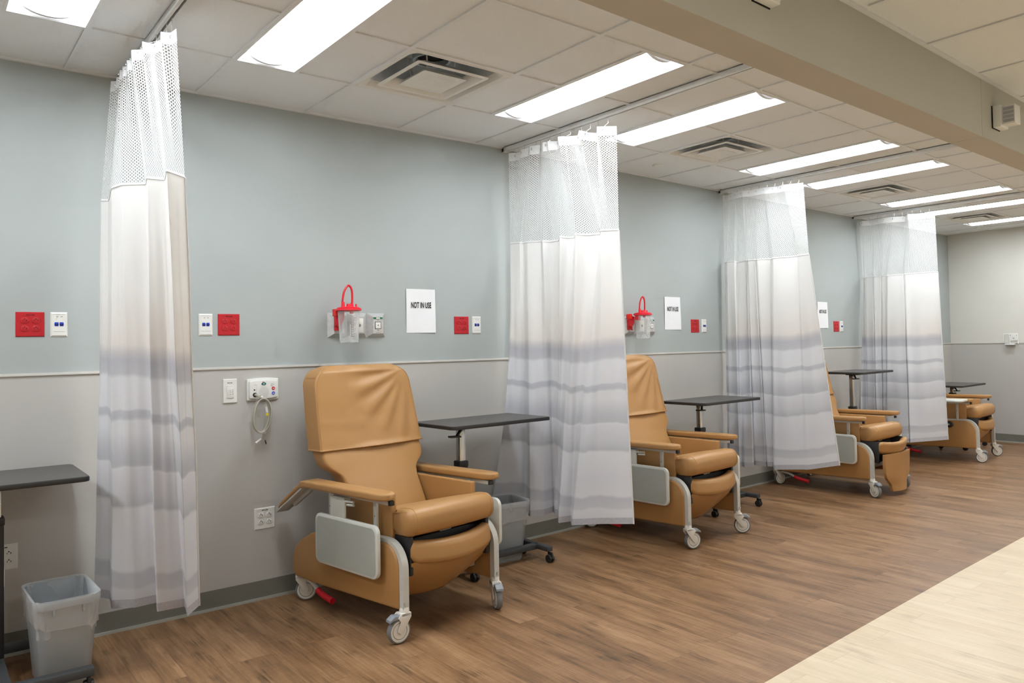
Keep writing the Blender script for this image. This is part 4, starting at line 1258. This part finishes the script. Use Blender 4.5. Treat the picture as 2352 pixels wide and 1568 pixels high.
# wall bracket on the end wall
r = thing('wall_bracket', 'small white bracket on the cream end wall above the last table', 'wall bracket', (XF, -.475, 1.325), -PI/2)
bm = BM(); box(bm, -.045, .065, -.012, 0, -.02, .075, .003, 0)
for px in (-.022, .048): prism(bm, [(px+.005*math.cos(i*PI/5), .05+.005*math.sin(i*PI/5)) for i in range(10)], 'y', -.014, -.011, 0, 1)
box(bm, .005, .022, -.014, -.011, .008, .016, 0, 1)
obj('back_plate', bm, ['plate_white', 'grey_mark'], r)
bm = BM(); tube(bm, [(-.09, -.05, .065), (-.09, -.05, -.02), (-.09, -.01, -.03)], .004, 6); tube(bm, [(-.09, -.05, .065), (-.04, -.02, .07)], .004, 6)
box(bm, -.075, .035, -.06, -.004, -.075, -.055, .003); tube(bm, [(.062, -.01, -.02), (.07, -.03, -.06), (.06, -.01, -.08)], .004, 6)
box(bm, -.03, -.022, -.02, 0, -.06, -.015, .001)
obj('holder', bm, 'plate_white', r)

# louvred devices on the beam
def beam_device(label, x, z0, z1):
    r = thing('louvred_alarm', label, 'alarm unit', (x, beamY(x), (z0+z1)/2), math.atan(.028), 'white louvred units on the beam')
    h = (z1-z0)/2
    bm = BM(); box(bm, -.0576, .0576, -.003, 0, -h-.0008, h+.0008, 0, 1); box(bm, -.057, .057, -.045, -.005, -h, h, .005, 0)
    obj('back_box', bm, ['plate_white', 'dark'], r)
    bm = BM(); box(bm, -.036, .052, -.105, -.044, -h+.012, h-.006, .004, 0)
    for i in range(4):
        z_ = -h+.022+i*(2*h-.034)/4; hh = (2*h-.034)/4-.005
        box(bm, -.0375, -.0355, -.1, -.05, z_, z_+hh, 0, 1)
    obj('louvre_cover', bm, ['plate_white', 'lens_grey'], r)
    return r
beam_device('white louvred alarm unit on the beam at upper right', 1.40, 2.505, 2.625)
beam_device('white louvred alarm unit on the beam, cut off by the top edge', -.895, 2.568, 2.688)

# ------------------------------------------------------------------ lights
def area(name, loc, sx, sy, power, col=(1, .98, .95)):
    l = bpy.data.lights.new(name, 'AREA'); l.shape = 'RECTANGLE'; l.size = sx; l.size_y = sy; l.energy = power; l.color = col
    o = bpy.data.objects.new(name, l); C.objects.link(o); o.location = loc; return o
for i, x in enumerate((-4.4, -1.0, 2.4, 5.6)):  # unseen area lamps stand in for corridor ceiling fixtures out of view
    area('unseen_corridor_lamp', (x, -4.9, H-.03), 1.2, .3, (25, 27, 32, 70)[i])
area('unseen_ward_lamp', (-4.5, -1.2, H-.03), .3, 1.2, 40, (.95, .98, 1))  # unseen lamp added past the left edge to even the light

w = bpy.data.worlds.new('World'); bpy.context.scene.world = w; w.use_nodes = True
w.node_tree.nodes['Background'].inputs[0].default_value = (.9, .92, 1, 1); w.node_tree.nodes['Background'].inputs[1].default_value = .15

# ------------------------------------------------------------------ camera
FPX = 1753.28; yaw, pitch, roll = .9039, .0256, -.018
Fw = Vector((math.cos(yaw)*math.cos(pitch), math.sin(yaw)*math.cos(pitch), math.sin(pitch)))
rt = Fw.cross(Vector((0, 0, 1))).normalized(); up = rt.cross(Fw)
r2 = rt*math.cos(roll)+up*math.sin(roll); u2 = -rt*math.sin(roll)+up*math.cos(roll)
cd = bpy.data.cameras.new('camera'); cam = bpy.data.objects.new('camera', cd); C.objects.link(cam)
m3 = Matrix((r2, u2, -Fw)).transposed()
cam.matrix_world = Matrix.Translation((-3.2635, -4.2055, 1.3836)) @ m3.to_4x4()
cd.sensor_fit = 'HORIZONTAL'; cd.sensor_width = 36; cd.lens = FPX/2352*36; cd.shift_y = -40.1/2352
cd.clip_start = .05; cd.clip_end = 100
sc = bpy.context.scene; sc.camera = cam
sc.view_settings.view_transform = 'Standard'; sc.view_settings.look = 'None'; sc.view_settings.exposure = 0.25; sc.view_settings.gamma = 1.0
sc.cycles.use_denoising = True
sc.cycles.max_bounces = 5; sc.cycles.diffuse_bounces = 3; sc.cycles.glossy_bounces = 2; sc.cycles.transmission_bounces = 3; sc.cycles.transparent_max_bounces = 10
sc.cycles.use_adaptive_sampling = True; sc.cycles.adaptive_threshold = .12; sc.cycles.adaptive_min_samples = 10
sc.cycles.caustics_reflective = False; sc.cycles.caustics_refractive = False
sc.cycles.sample_clamp_indirect = 6
